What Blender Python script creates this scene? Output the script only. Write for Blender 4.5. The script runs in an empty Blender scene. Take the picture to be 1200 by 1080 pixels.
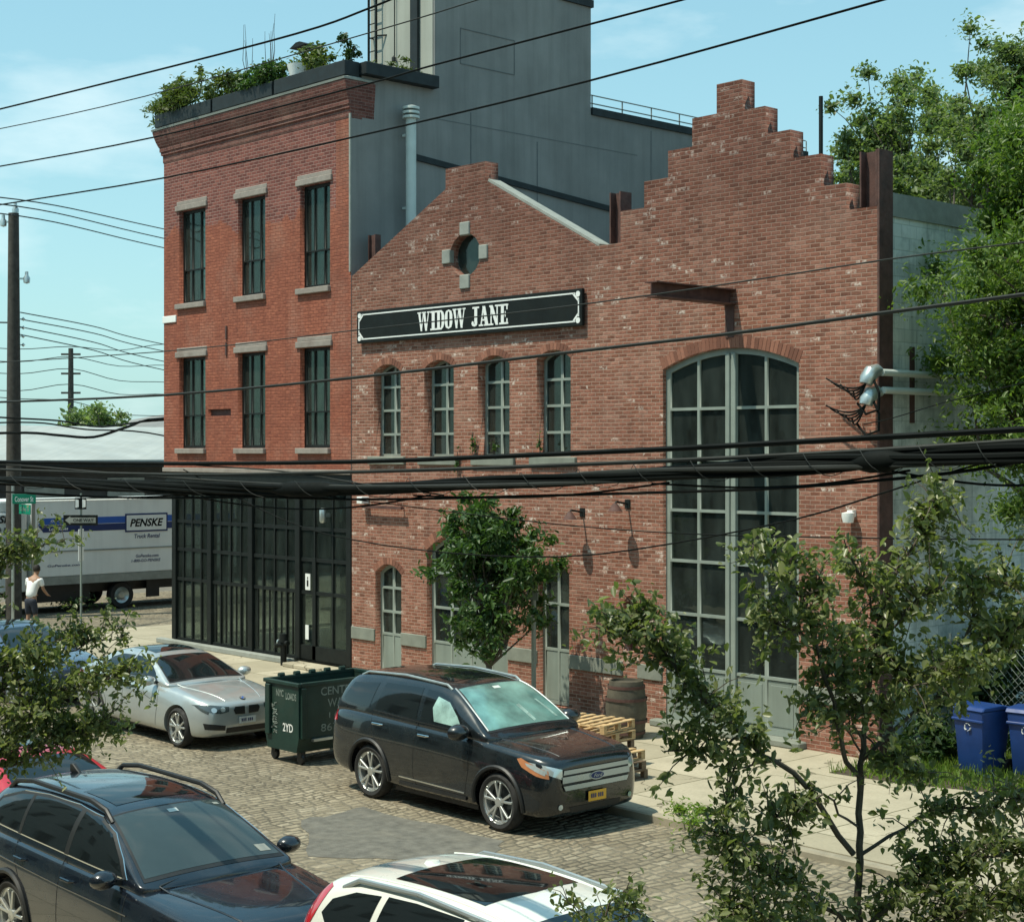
import bpy, bmesh, math, random
import numpy as np
from mathutils import Vector, Matrix
from mathutils.bvhtree import BVHTree
random.seed(7); rng = np.random.default_rng(7)
S = bpy.context.scene; COL = S.collection
R = math.radians
# ------------------------------------------------------------------ camera
FPX, CX, HY = 1894.0, 600.0, 529.0
CAMP = Vector((35.49, -20.98, 4.85)); FW = Vector((-.7344, .6787, 0)).normalized(); RT = Vector((FW.y, -FW.x, 0))
cd = bpy.data.cameras.new('camera'); cam = bpy.data.objects.new('camera', cd); COL.objects.link(cam); S.camera = cam
cam.location = CAMP
cam.rotation_euler = (math.pi/2, 0, math.atan2(-FW.x, FW.y))
cd.sensor_width = 36; cd.sensor_fit = 'HORIZONTAL'; cd.lens = 36*FPX/1200; cd.shift_y = (HY-540)/1200
cd.clip_start = .1; cd.clip_end = 3000
# ------------------------------------------------------------------ sky, sun, exposure
SUN = Vector((-.38, -.95, 2.1)).normalized()
W = bpy.data.worlds.new('World'); S.world = W; W.use_nodes = True
wn = W.node_tree.nodes; wl = W.node_tree.links; wn.clear()
sky = wn.new('ShaderNodeTexSky'); sky.sky_type = 'NISHITA'; sky.sun_disc = False
sky.sun_elevation = math.asin(SUN.z); sky.sun_rotation = math.atan2(SUN.x, SUN.y)
sky.air_density = 1.0; sky.dust_density = 1.6; sky.ozone_density = 1.0
tint = wn.new('ShaderNodeMixRGB'); tint.blend_type = 'MULTIPLY'; tint.inputs[0].default_value = 1; tint.inputs[2].default_value = (.76, 1.03, .92, 1)
wl.new(sky.outputs[0], tint.inputs[1])
tc = wn.new('ShaderNodeTexCoord'); mp = wn.new('ShaderNodeMapping'); mp.inputs['Scale'].default_value = (2.2, 2.2, 6.5)
nz = wn.new('ShaderNodeTexNoise'); nz.inputs['Scale'].default_value = 2.6; nz.inputs['Detail'].default_value = 7; nz.inputs['Roughness'].default_value = .55
rp = wn.new('ShaderNodeValToRGB'); rp.color_ramp.elements[0].position = .49; rp.color_ramp.elements[1].position = .8
rp.color_ramp.elements[1].color = (.62, .62, .62, 1)
wl.new(tc.outputs['Generated'], mp.inputs[0]); wl.new(mp.outputs[0], nz.inputs['Vector']); wl.new(nz.outputs[0], rp.inputs[0])
cm = wn.new('ShaderNodeMixRGB'); cm.inputs[2].default_value = (4.4, 5.0, 5.0, 1)
sx = wn.new('ShaderNodeSeparateXYZ'); wl.new(tc.outputs['Generated'], sx.inputs[0])
gr = wn.new('ShaderNodeValToRGB'); gr.color_ramp.elements[0].position = 0; gr.color_ramp.elements[0].color = (.55, .88, .92, 1); gr.color_ramp.elements[1].position = .5; gr.color_ramp.elements[1].color = (.26, .61, .80, 1)
wl.new(sx.outputs[2], gr.inputs[0])
gs = wn.new('ShaderNodeVectorMath'); gs.operation = 'SCALE'; gs.inputs['Scale'].default_value = 3.7; wl.new(gr.outputs[0], gs.inputs[0])
even = wn.new('ShaderNodeMixRGB'); even.inputs[0].default_value = .68; wl.new(tint.outputs[0], even.inputs[1]); wl.new(gs.outputs[0], even.inputs[2])
wl.new(rp.outputs[0], cm.inputs[0]); wl.new(even.outputs[0], cm.inputs[1])
bg = wn.new('ShaderNodeBackground'); bg.inputs[1].default_value = .15
wo = wn.new('ShaderNodeOutputWorld'); wl.new(cm.outputs[0], bg.inputs[0]); wl.new(bg.outputs[0], wo.inputs[0])
sd = bpy.data.lights.new('sun', 'SUN'); sun = bpy.data.objects.new('sun', sd); COL.objects.link(sun)
sd.energy = 3.15; sd.angle = R(.5); sd.color = (1, .945, .78)
sun.rotation_euler = SUN.to_track_quat('Z', 'Y').to_euler()
S.view_settings.view_transform = 'Standard'; S.view_settings.look = 'None'; S.view_settings.exposure = 0.68; S.view_settings.gamma = 1
S.cycles.max_bounces = 6; S.cycles.transparent_max_bounces = 12
# ------------------------------------------------------------------ measuring helpers: photo pixel + distance (or plane) -> point
def ray(px, py): return FW + RT*((px-CX)/FPX) + Vector((0, 0, -(py-HY)/FPX))
def at(px, py, D): return CAMP + ray(px, py)*D
def aty(px, py, y):
    r = ray(px, py); return CAMP + r*((y-CAMP.y)/r.y)
# ------------------------------------------------------------------ materials
class NT:
    def __init__(s, name):
        s.m = bpy.data.materials.new(name); s.m.use_nodes = True; s.t = s.m.node_tree; s.n = s.t.nodes; s.l = s.t.links; s.n.clear()
        s.out = s.n.new('ShaderNodeOutputMaterial')
    def new(s, ty, **k):
        n = s.n.new(ty)
        for a, v in k.items(): setattr(n, a, v)
        return n
    def put(s, sock, v):
        if isinstance(v, bpy.types.NodeSocket): s.l.new(v, sock)
        elif v is not None:
            if isinstance(v, (tuple, list)) and len(v) == 3 and sock.type == 'RGBA': v = (*v, 1)
            sock.default_value = v
    def math(s, op, a, b=None, c=None):
        n = s.new('ShaderNodeMath', operation=op)
        for i, v in enumerate((a, b, c)):
            if v is not None: s.put(n.inputs[i], v)
        return n.outputs[0]
    def mix(s, f, a, b, mode='MIX'):
        n = s.new('ShaderNodeMixRGB', blend_type=mode); s.put(n.inputs[0], f); s.put(n.inputs[1], a); s.put(n.inputs[2], b); return n.outputs[0]
    def noise(s, vec, scale, detail=3, rough=.55):
        n = s.new('ShaderNodeTexNoise'); s.put(n.inputs['Vector'], vec); n.inputs['Scale'].default_value = scale
        n.inputs['Detail'].default_value = detail; n.inputs['Roughness'].default_value = rough; return n.outputs[0]
    def ramp(s, f, stops, const=False):
        n = s.new('ShaderNodeValToRGB'); cr = n.color_ramp
        if const: cr.interpolation = 'CONSTANT'
        while len(cr.elements) < len(stops): cr.elements.new(.5)
        for e, (p, c) in zip(cr.elements, stops):
            e.position = p; e.color = (*c, 1) if len(c) == 3 else c
        s.put(n.inputs[0], f); return n.outputs[0]
    def mr(s, v, a, b, c=0., d=1.):
        n = s.new('ShaderNodeMapRange'); n.clamp = True
        for i, x in enumerate((v, a, b, c, d)): s.put(n.inputs[i], x)
        return n.outputs[0]
    def xyz(s, x=0., y=0., z=0.):
        n = s.new('ShaderNodeCombineXYZ')
        for i, v in enumerate((x, y, z)): s.put(n.inputs[i], v)
        return n.outputs[0]
    def pos(s): return s.new('ShaderNodeNewGeometry').outputs['Position']
    def obj(s): return s.new('ShaderNodeTexCoord').outputs['Object']
    def sep(s, v):
        n = s.new('ShaderNodeSeparateXYZ'); s.put(n.inputs[0], v); return n.outputs
    def pbsdf(s, col, rough=.6, metal=0., bump=None, bstr=.3, bdist=.02, coat=0., spec=.5, alpha=None):
        p = s.new('ShaderNodeBsdfPrincipled'); s.put(p.inputs['Base Color'], col); s.put(p.inputs['Roughness'], rough); s.put(p.inputs['Metallic'], metal)
        p.inputs['Coat Weight'].default_value = coat; p.inputs['Coat Roughness'].default_value = .03; p.inputs['Specular IOR Level'].default_value = spec
        if bump is not None:
            b = s.new('ShaderNodeBump'); b.inputs['Strength'].default_value = bstr; b.inputs['Distance'].default_value = bdist
            s.put(b.inputs['Height'], bump); s.l.new(b.outputs[0], p.inputs['Normal'])
        return p.outputs[0]
    def done(s, sh): s.l.new(sh, s.out.inputs[0]); return s.m
def vmul(c, k): return tuple(x*k for x in c)
def mat(name, col, rough=.6, metal=0., var=.18, scale=3., bump=0., coat=0., spec=.5, streak=0., dirt=None):
    t = NT(name); p = t.pos()
    n = t.noise(p, scale, 5)
    c = t.mix(t.mr(n, .3, .7), vmul(col, 1-var), vmul(col, 1+var))
    if streak:
        x, y, z = t.sep(p); u = t.math('ADD', x, y)
        sn = t.noise(t.xyz(t.math('MULTIPLY', u, 2.2), 0., t.math('MULTIPLY', z, .12)), 2.0, 5, .65)
        c = t.mix(t.math('MULTIPLY', t.mr(sn, .45, .75), streak), c, vmul(col, .55))
    if dirt:
        dn = t.noise(p, scale*.35, 6, .65); c = t.mix(t.math('MULTIPLY', t.mr(dn, .5, .72), dirt[1]), c, dirt[0])
    rr = t.mr(t.noise(p, scale*2.3, 3), .3, .7, max(.02, rough*.85), min(1, rough*1.15))
    b = t.noise(p, scale*9, 4) if bump else None
    return t.done(t.pbsdf(c, rr, metal, b, bump, .01, coat, spec))
def brick_mat(name, stops, mortar, bw=.195, bh=.068, mw=.010, white=None, top=None, soot=None, bstr=.6):
    t = NT(name); p = t.pos(); x, y, z = t.sep(p)
    wob = t.math('MULTIPLY', t.math('SUBTRACT', t.noise(p, 1.7, 3), .5), .03)
    wob2 = t.math('MULTIPLY', t.math('SUBTRACT', t.noise(p, 9., 2), .5), .012)
    u = t.math('ADD', t.math('ADD', x, y), wob2); v = t.math('ADD', t.math('ADD', z, wob), wob2)
    vr = t.math('DIVIDE', v, bh); row = t.math('FLOOR', vr)
    u2 = t.math('ADD', t.math('DIVIDE', u, bw), t.math('MULTIPLY', t.math('MODULO', row, 2.), .5)); colm = t.math('FLOOR', u2)
    fu = t.math('FRACT', u2); fv = t.math('FRACT', vr)
    du = t.math('MULTIPLY', t.math('MINIMUM', fu, t.math('SUBTRACT', 1., fu)), bw); dv = t.math('MULTIPLY', t.math('MINIMUM', fv, t.math('SUBTRACT', 1., fv)), bh)
    mask = t.mr(t.math('MINIMUM', du, dv), mw*.5-.002, mw*.5+.004)
    wn_ = t.new('ShaderNodeTexWhiteNoise', noise_dimensions='2D'); t.put(wn_.inputs['Vector'], t.xyz(colm, row, 0.)); rnd = wn_.outputs['Value']
    wn2 = t.new('ShaderNodeTexWhiteNoise', noise_dimensions='2D'); t.put(wn2.inputs['Vector'], t.xyz(t.math('ADD', colm, 37.), t.math('ADD', row, 11.), 0.)); rnd2 = wn2.outputs['Value']
    c = t.ramp(rnd, stops)
    c = t.mix(t.mr(t.noise(p, 25., 4), .3, .7, .25, 0.), c, vmul(stops[0][1], .6))
    hn = t.noise(t.xyz(t.math('MULTIPLY', u, 3.6), 0., t.math('MULTIPLY', v, 15.)), 1.9, 8, .78)
    c = t.mix(t.mr(hn, .34, .66), t.mix(1., c, (.52, .5, .5), 'MULTIPLY'), t.mix(1., c, (1.36, 1.33, 1.3), 'MULTIPLY'))
    pt = t.noise(p, .75, 6, .7); c = t.mix(t.mr(pt, .5, .7, 0., .42), c, (.40, .25, .19)); c = t.mix(t.mr(t.noise(t.math('ADD', 0., 0.) if 0 else t.xyz(x, 7., z), .6, 6, .7), .52, .72, 0., .5), c, (.16, .075, .055))
    c = t.mix(mask, mortar, c)
    if top:   # (z of change, colour stops above, mortar above)
        c2 = t.mix(mask, top[2], t.ramp(rnd, top[1]))
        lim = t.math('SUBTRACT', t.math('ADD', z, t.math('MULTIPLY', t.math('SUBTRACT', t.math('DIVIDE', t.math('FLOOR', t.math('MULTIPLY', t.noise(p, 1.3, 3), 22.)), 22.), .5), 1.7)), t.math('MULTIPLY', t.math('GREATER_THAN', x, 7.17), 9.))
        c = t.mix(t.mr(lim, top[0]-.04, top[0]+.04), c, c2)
    if white:  # (share, colour)
        cl = t.mr(t.noise(p, .55, 3), .42, .68, .0, 1.)
        th = t.math('SUBTRACT', 1., t.math('MULTIPLY', cl, white[0]))
        c = t.mix(t.math('MULTIPLY', t.math('MULTIPLY', t.math('GREATER_THAN', rnd2, th), mask), t.mr(t.noise(p, 14., 4, .7), .45, .6, .0, .85)), c, white[1])
    sk = t.noise(t.xyz(t.math('MULTIPLY', u, 2.6), 0., t.math('MULTIPLY', z, .16)), 1.7, 6, .68)
    c = t.mix(t.mr(sk, .5, .74, 0., .55), c, t.mix(1., c, (.55, .52, .52), 'MULTIPLY'))
    big = t.noise(p, .45, 5, .6)
    c = t.mix(t.mr(big, .35, .7, .0, .32), c, t.mix(1., c, (.55, .5, .5), 'MULTIPLY'))
    if soot:   # (z0, z1, colour multiplier): weathered masonry high on the wall
        zz = t.math('ADD', z, t.math('MULTIPLY', t.math('SUBTRACT', t.noise(p, .8, 4), .5), 2.2))
        c = t.mix(t.mr(zz, soot[0], soot[1]), c, t.mix(1., c, soot[2], 'MULTIPLY'))
    h = t.math('ADD', mask, t.math('MULTIPLY', t.noise(p, 30., 3), .5))
    return t.done(t.pbsdf(c, .88, 0., h, bstr, .008, 0., .3))
def glass_mat(name, tintc, refl=1.0, rough=.015, grime_sheen=.055):
    t = NT(name)
    fr = t.new('ShaderNodeFresnel'); fr.inputs[0].default_value = 1.5
    nb = t.new('ShaderNodeBump'); nb.inputs['Strength'].default_value = .12; nb.inputs['Distance'].default_value = .05; t.put(nb.inputs['Height'], t.noise(t.pos(), 1.3, 2))
    g = t.new('ShaderNodeBsdfGlossy'); g.inputs['Roughness'].default_value = rough; g.inputs[0].default_value = (.85, .95, .92, 1); t.l.new(nb.outputs[0], g.inputs['Normal'])
    tr = t.new('ShaderNodeBsdfTransparent'); tr.inputs[0].default_value = (*tintc, 1)
    m = t.new('ShaderNodeMixShader'); t.put(m.inputs[0], t.math('MULTIPLY', fr.outputs[0], refl)); t.l.new(tr.outputs[0], m.inputs[1]); t.l.new(g.outputs[0], m.inputs[2])
    x, y, z = t.sep(t.pos()); dn = t.noise(t.xyz(t.math('MULTIPLY', t.math('ADD', x, y), 1.6), 0., t.math('MULTIPLY', z, .5)), 1.8, 5, .6)
    df = t.new('ShaderNodeBsdfDiffuse'); df.inputs[0].default_value = (.34, .42, .38, 1); m2 = t.new('ShaderNodeMixShader')
    t.put(m2.inputs[0], t.mr(dn, .3, .75, grime_sheen*.4, grime_sheen*1.7)); t.l.new(m.outputs[0], m2.inputs[1]); t.l.new(df.outputs[0], m2.inputs[2])  # diffuse film: grime, with the panes' grey-green reflections painted in
    return t.done(m2.outputs[0])
def paint_mat(name, col, metal=.3, rough=.28, flake=.0, dust=.10):
    t = NT(name); p = t.obj()
    c = t.mix(t.mr(t.noise(p, 2.5, 6, .65), .42, .75, 0, dust), col, (.12, .11, .09))
    rr = t.mr(t.noise(p, 6., 5), .35, .7, rough, rough+.12)
    return t.done(t.pbsdf(c, rr, metal, None, coat=1.0))
def leaf_mat(name, c1, c2, trans=.35, rough=.45):
    t = NT(name); g = t.new('ShaderNodeNewGeometry'); r = g.outputs['Random Per Island']
    c = t.mix(r, c1, c2); c = t.mix(t.mr(t.noise(g.outputs['Position'], .8, 3), .35, .65, 0, .5), c, vmul(c1, .75))
    p = t.pbsdf(c, rough, 0., spec=.45)
    tl = t.new('ShaderNodeBsdfTranslucent'); t.put(tl.inputs[0], t.mix(1., c, (1.25, 1.45, .55), 'MULTIPLY'))
    m = t.new('ShaderNodeMixShader'); m.inputs[0].default_value = trans; t.l.new(p, m.inputs[1]); t.l.new(tl.outputs[0], m.inputs[2])
    return t.done(m.outputs[0])
M = {}
M['brick'] = brick_mat('old_red_brick', [(0, (.19, .076, .05)), (.15, (.265, .11, .07)), (.6, (.325, .138, .094)), (.9, (.375, .172, .12)), (1, (.44, .23, .17))], (.38, .265, .205), mw=.010, white=(.19, (.7, .6, .52)), soot=(7.0, 9.6, (.56, .52, .53)))
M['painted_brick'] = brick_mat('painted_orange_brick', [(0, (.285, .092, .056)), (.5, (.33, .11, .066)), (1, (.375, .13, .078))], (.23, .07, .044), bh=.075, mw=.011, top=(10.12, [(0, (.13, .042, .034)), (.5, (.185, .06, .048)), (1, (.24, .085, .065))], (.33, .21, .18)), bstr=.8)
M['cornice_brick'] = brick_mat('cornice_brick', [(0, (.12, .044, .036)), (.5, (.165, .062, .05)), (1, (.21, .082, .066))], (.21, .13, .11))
M['stucco'] = mat('grey_stucco', (.225, .222, .21), .85, var=.14, scale=.8, bump=.15, streak=.5, dirt=((.15, .16, .158), .5))
M['joint'] = mat('stucco_joint_line', (.13, .14, .138), .9)
M['stucco_light'] = mat('pale_render', (.36, .37, .32), .85, var=.08, scale=.8, bump=.1, streak=.4)
M['black_metal'] = mat('black_painted_metal', (.009, .012, .011), .55, var=.3, scale=4, spec=.25)
M['dark_trim'] = mat('dark_grey_coping', (.017, .023, .025), .6, var=.2, spec=.3)
M['stone'] = mat('pale_brownstone', (.27, .235, .205), .8, var=.15, scale=5, bump=.2, dirt=((.16, .11, .09), .5))
M['stone_grey'] = mat('grey_limestone', (.27, .285, .255), .8, var=.12, scale=5, bump=.2, dirt=((.14, .15, .13), .5))
M['band'] = mat('grey_stone_band', (.2, .215, .18), .85, var=.15, scale=4, bump=.2)
M['frame'] = mat('grey_green_frame', (.245, .285, .25), .55, var=.1, scale=3, streak=.3)
M['panel'] = mat('grey_green_door', (.21, .25, .22), .55, var=.1, scale=2, streak=.45, dirt=((.16, .18, .15), .4))
M['glass'] = glass_mat('window_glass', (.32, .39, .36), .5)
M['shop_glass'] = glass_mat('shop_glass', (.4, .45, .42), .4, grime_sheen=.04)
M['kerb'] = mat('kerb_stone', (.30, .265, .195), .85, var=.2, scale=4, bump=.2, dirt=((.15, .14, .1), .5))
M['glass_dark'] = glass_mat('dark_window_glass', (.2, .25, .235), .8)
M['room'] = mat('dark_interior', (.045, .05, .045), .9)
M['room_light'] = mat('interior_plaster', (.22, .22, .2), .9)
M['wood'] = mat('pallet_wood', (.5, .34, .17), .8, var=.25, scale=7, bump=.3)
M['wood_old'] = mat('weathered_wood', (.16, .11, .07), .85, var=.3, scale=7, bump=.3)
M['barrel'] = mat('oak_barrel', (.075, .065, .045), .75, var=.3, scale=6, bump=.3)
M['rust'] = mat('rusted_steel', (.085, .04, .032), .8, var=.35, scale=5, bump=.3)
M['roof_dark'] = mat('roof_membrane', (.08, .08, .08), .9)
M['roof_light'] = mat('corrugated_roof', (.36, .38, .36), .6, var=.12, scale=.8, streak=.35)
M['zinc'] = mat('galvanised_steel', (.5, .55, .53), .35, .75, var=.12, scale=5)
M['pvc'] = mat('grey_conduit', (.55, .6, .56), .45, var=.08)
M['white'] = mat('white_paint', (.78, .79, .76), .45, var=.05)
M['sign_black'] = mat('sign_black', (.008, .011, .010), .6, var=.2, spec=.2)
M['wire'] = mat('black_cable', (.005, .007, .0065), .7, var=.2, spec=.12)
M['wire_grey'] = mat('grey_cable', (.028, .032, .03), .65, var=.2, spec=.25)
M['pole_wood'] = mat('pole_wood', (.055, .05, .042), .9, var=.3, scale=6, bump=.4)
M['bark'] = mat('grey_bark', (.09, .075, .055), .9, var=.35, scale=9, bump=.5)
M['bark_pale'] = mat('pale_bark', (.2, .17, .13), .85, var=.3, scale=9, bump=.4)
M['dumpster'] = mat('dark_green_steel', (.007, .032, .024), .5, var=.25, scale=3, bump=.1, dirt=((.05, .055, .04), .45))
M['stencil'] = mat('worn_white_stencil', (.2, .24, .21), .7, var=.4, scale=14)
M['blue_plastic'] = mat('blue_bin_plastic', (.009, .04, .17), .45, var=.15, scale=4)
M['tyre'] = mat('tyre_rubber', (.018, .018, .017), .8, var=.2, scale=10)
M['rim'] = mat('alloy_rim', (.62, .64, .62), .3, .8, var=.08)
M['black_plastic'] = mat('black_plastic', (.014, .015, .015), .5, var=.2)
M['chrome'] = mat('chrome', (.75, .77, .76), .12, 1., var=.03)
M['silver_plastic'] = mat('silver_grille', (.42, .46, .46), .3, .6, var=.05)
M['red_lens'] = mat('red_lens', (.45, .012, .02), .15, coat=1.)
M['amber_lens'] = mat('amber_lens', (.42, .17, .075), .12, coat=1.)
M['clear_lens'] = mat('clear_lens', (.62, .68, .67), .08, .5, coat=1.)
M['dark_lens'] = mat('dark_lens', (.09, .11, .11), .08, .3, coat=1.)
M['plate_orange'] = mat('orange_plate', (.72, .36, .03), .5)
M['plate_blue'] = mat('dark_blue_plate_text', (.03, .04, .12), .5)
M['plate_white'] = mat('white_plate', (.6, .63, .6), .5)
M['green_sign'] = mat('green_sign', (.0, .22, .13), .4, var=.1)
M['truck_white'] = mat('truck_white', (.74, .77, .75), .45, var=.04, scale=1.5, streak=.2)
M['truck_blue'] = mat('truck_blue', (.02, .10, .42), .45, var=.05)
M['truck_navy'] = mat('truck_navy', (.012, .03, .12), .45, var=.05)
M['skin'] = mat('skin', (.34, .19, .12), .6, var=.06)
M['shirt'] = mat('white_cotton', (.82, .82, .8), .8, var=.05)
M['trouser'] = mat('dark_denim', (.03, .035, .05), .85)
M['hair'] = mat('dark_hair', (.02, .014, .01), .7)
M['soil'] = mat('soil', (.06, .045, .03), .95, bump=.4)
M['car_glass'] = mat('tinted_car_glass', (.008, .011, .012), .04, 0, var=.1, coat=0., spec=.8)
M['leaf_big'] = leaf_mat('locust_leaf', (.075, .14, .026), (.20, .28, .065), .42)
M['leaf_far'] = leaf_mat('far_leaf', (.12, .17, .07), (.23, .29, .13), .45)  # paler grey-green, distance haze put into the leaf colour
M['leaf_street'] = leaf_mat('street_tree_leaf', (.035, .08, .024), (.10, .175, .05), .35)
M['leaf_near'] = leaf_mat('pear_leaf', (.11, .138, .056), (.245, .27, .115), .4, .36)
M['leaf_roof'] = leaf_mat('planter_leaf', (.06, .10, .025), (.17, .2, .06), .35)
M['leaf_dark'] = leaf_mat('vine_leaf', (.02, .05, .012), (.06, .11, .025), .25)
M['grass'] = leaf_mat('grass_blade', (.12, .22, .03), (.27, .35, .06), .45)
def cobble_mat():
    t = NT('belgian_block'); p = t.pos(); x, y, z = t.sep(p)
    wb = t.math('MULTIPLY', t.math('SUBTRACT', t.noise(p, .7, 3), .5), .5); wc = t.math('MULTIPLY', t.math('SUBTRACT', t.noise(p, 5., 2), .5), .07)
    bw, bh, mw = .235, .125, .018
    u = t.math('ADD', t.math('ADD', y, wb), wc); v = t.math('ADD', t.math('ADD', x, wb), wc)
    vr = t.math('DIVIDE', v, bh); row = t.math('FLOOR', vr); fv = t.math('FRACT', vr)
    wr = t.new('ShaderNodeTexWhiteNoise', noise_dimensions='1D'); t.put(wr.inputs['W'], row)
    u2 = t.math('ADD', t.math('DIVIDE', u, bw), wr.outputs['Value']); fu = t.math('FRACT', u2); colm = t.math('FLOOR', u2)
    du = t.math('MULTIPLY', t.math('MINIMUM', fu, t.math('SUBTRACT', 1., fu)), bw); dv = t.math('MULTIPLY', t.math('MINIMUM', fv, t.math('SUBTRACT', 1., fv)), bh)
    d = t.math('MINIMUM', du, dv); mask = t.mr(d, mw*.4, mw*1.3)
    wn_ = t.new('ShaderNodeTexWhiteNoise', noise_dimensions='2D'); t.put(wn_.inputs['Vector'], t.xyz(colm, row, 0.))
    c = t.ramp(wn_.outputs['Value'], [(0, (.225, .19, .13)), (.5, (.285, .243, .168)), (.85, (.335, .285, .2)), (1, (.39, .34, .245))])
    c = t.mix(t.mr(t.noise(p, 14., 4), .3, .7, .35, 0.), c, (.14, .115, .08))
    c = t.mix(mask, t.mix(t.mr(t.noise(p, 1.1, 4), .45, .65), (.11, .095, .068), (.22, .19, .14)), c)
    st = t.noise(p, .35, 5, .6); c = t.mix(t.mr(st, .45, .72, 0, .55), c, t.mix(1., c, (.5, .5, .52), 'MULTIPLY'))
    h = t.math('ADD', t.mr(d, 0., .05), t.math('MULTIPLY', t.noise(p, 30., 3), .25))
    return t.done(t.pbsdf(c, .8, 0., h, .9, .035, 0., .35))
M['cobble'] = cobble_mat()
def walk_mat():
    t = NT('concrete_pavement'); p = t.pos(); x, y, z = t.sep(p)
    wb = t.math('MULTIPLY', t.math('SUBTRACT', t.noise(p, 4., 3), .5), .03)
    sx, sy = 1.55, 1.5
    ux = t.math('DIVIDE', t.math('ADD', x, wb), sx); uy = t.math('DIVIDE', t.math('ADD', y, wb), sy)
    fx_, fy_ = t.math('FRACT', ux), t.math('FRACT', uy)
    d = t.math('MINIMUM', t.math('MULTIPLY', t.math('MINIMUM', fx_, t.math('SUBTRACT', 1., fx_)), sx), t.math('MULTIPLY', t.math('MINIMUM', fy_, t.math('SUBTRACT', 1., fy_)), sy))
    mask = t.mr(d, .006, .016)
    wn_ = t.new('ShaderNodeTexWhiteNoise', noise_dimensions='2D'); t.put(wn_.inputs['Vector'], t.xyz(t.math('FLOOR', ux), t.math('FLOOR', uy), 0.))
    c = t.ramp(wn_.outputs['Value'], [(0, (.34, .30, .215)), (.5, (.40, .355, .26)), (1, (.46, .41, .305))])
    c = t.mix(t.mr(t.noise(p, 1.2, 6, .65), .42, .7, 0, .5), c, (.25, .22, .155))
    c = t.mix(t.mr(t.noise(p, 22., 5, .7), .45, .7, 0, .35), c, (.22, .2, .15))
    vo = t.new('ShaderNodeTexVoronoi', feature='DISTANCE_TO_EDGE'); vo.inputs['Scale'].default_value = .42
    wp = t.new('ShaderNodeVectorMath', operation='ADD'); t.put(wp.inputs[0], p); nn_ = t.new('ShaderNodeTexNoise'); nn_.inputs['Scale'].default_value = 2.5; nn_.inputs['Detail'].default_value = 5; t.put(nn_.inputs['Vector'], p)
    sc_ = t.new('ShaderNodeVectorMath', operation='SCALE'); t.l.new(nn_.outputs['Color'], sc_.inputs[0]); sc_.inputs['Scale'].default_value = .7; t.l.new(sc_.outputs[0], wp.inputs[1]); t.l.new(wp.outputs[0], vo.inputs['Vector'])
    ck = t.math('MULTIPLY', t.mr(vo.outputs['Distance'], .003, .008, 1., 0.), t.mr(t.noise(p, .5, 2), .45, .55)); c = t.mix(ck, c, (.12, .105, .07))
    c = t.mix(mask, (.10, .095, .05), c)
    return t.done(t.pbsdf(c, .85, 0., t.math('ADD', mask, t.math('MULTIPLY', t.noise(p, 40., 3), .3)), .5, .01, 0., .3))
M['walk'] = walk_mat()
M['asphalt'] = mat('asphalt_patch', (.125, .118, .098), .85, var=.3, scale=6, bump=.5, dirt=((.2, .18, .14), .5))
M['asphalt_old'] = mat('old_asphalt', (.16, .15, .125), .9, var=.2, scale=2, bump=.4, dirt=((.23, .2, .16), .6))
def block_mat():
    t = NT('whitewashed_block'); p = t.pos(); x, y, z = t.sep(p)
    bw, bh, mw = .41, .205, .012; vr = t.math('DIVIDE', z, bh); row = t.math('FLOOR', vr)
    u2 = t.math('ADD', t.math('DIVIDE', t.math('ADD', x, y), bw), t.math('MULTIPLY', t.math('MODULO', row, 2.), .5))
    fu, fv = t.math('FRACT', u2), t.math('FRACT', vr)
    d = t.math('MINIMUM', t.math('MULTIPLY', t.math('MINIMUM', fu, t.math('SUBTRACT', 1., fu)), bw), t.math('MULTIPLY', t.math('MINIMUM', fv, t.math('SUBTRACT', 1., fv)), bh))
    mask = t.mr(d, mw*.4, mw*.9)
    wn_ = t.new('ShaderNodeTexWhiteNoise', noise_dimensions='2D'); t.put(wn_.inputs['Vector'], t.xyz(t.math('FLOOR', u2), row, 0.))
    c = t.ramp(wn_.outputs['Value'], [(0, (.62, .66, .62)), (.6, (.70, .74, .70)), (1, (.76, .79, .75))])
    c = t.mix(t.mr(t.noise(p, 1.6, 6, .7), .45, .68, 0, .75), c, (.22, .27, .255))
    s2 = t.noise(t.xyz(t.math('MULTIPLY', y, 3.), 0., t.math('MULTIPLY', z, .25)), 2., 5, .65); c = t.mix(t.mr(s2, .5, .75, 0, .6), c, (.2, .24, .22))
    c = t.mix(mask, t.mix(1., c, (.78, .8, .8), 'MULTIPLY'), c)
    return t.done(t.pbsdf(c, .9, 0., mask, .4, .01, 0., .3))
M['block'] = block_mat()
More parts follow.
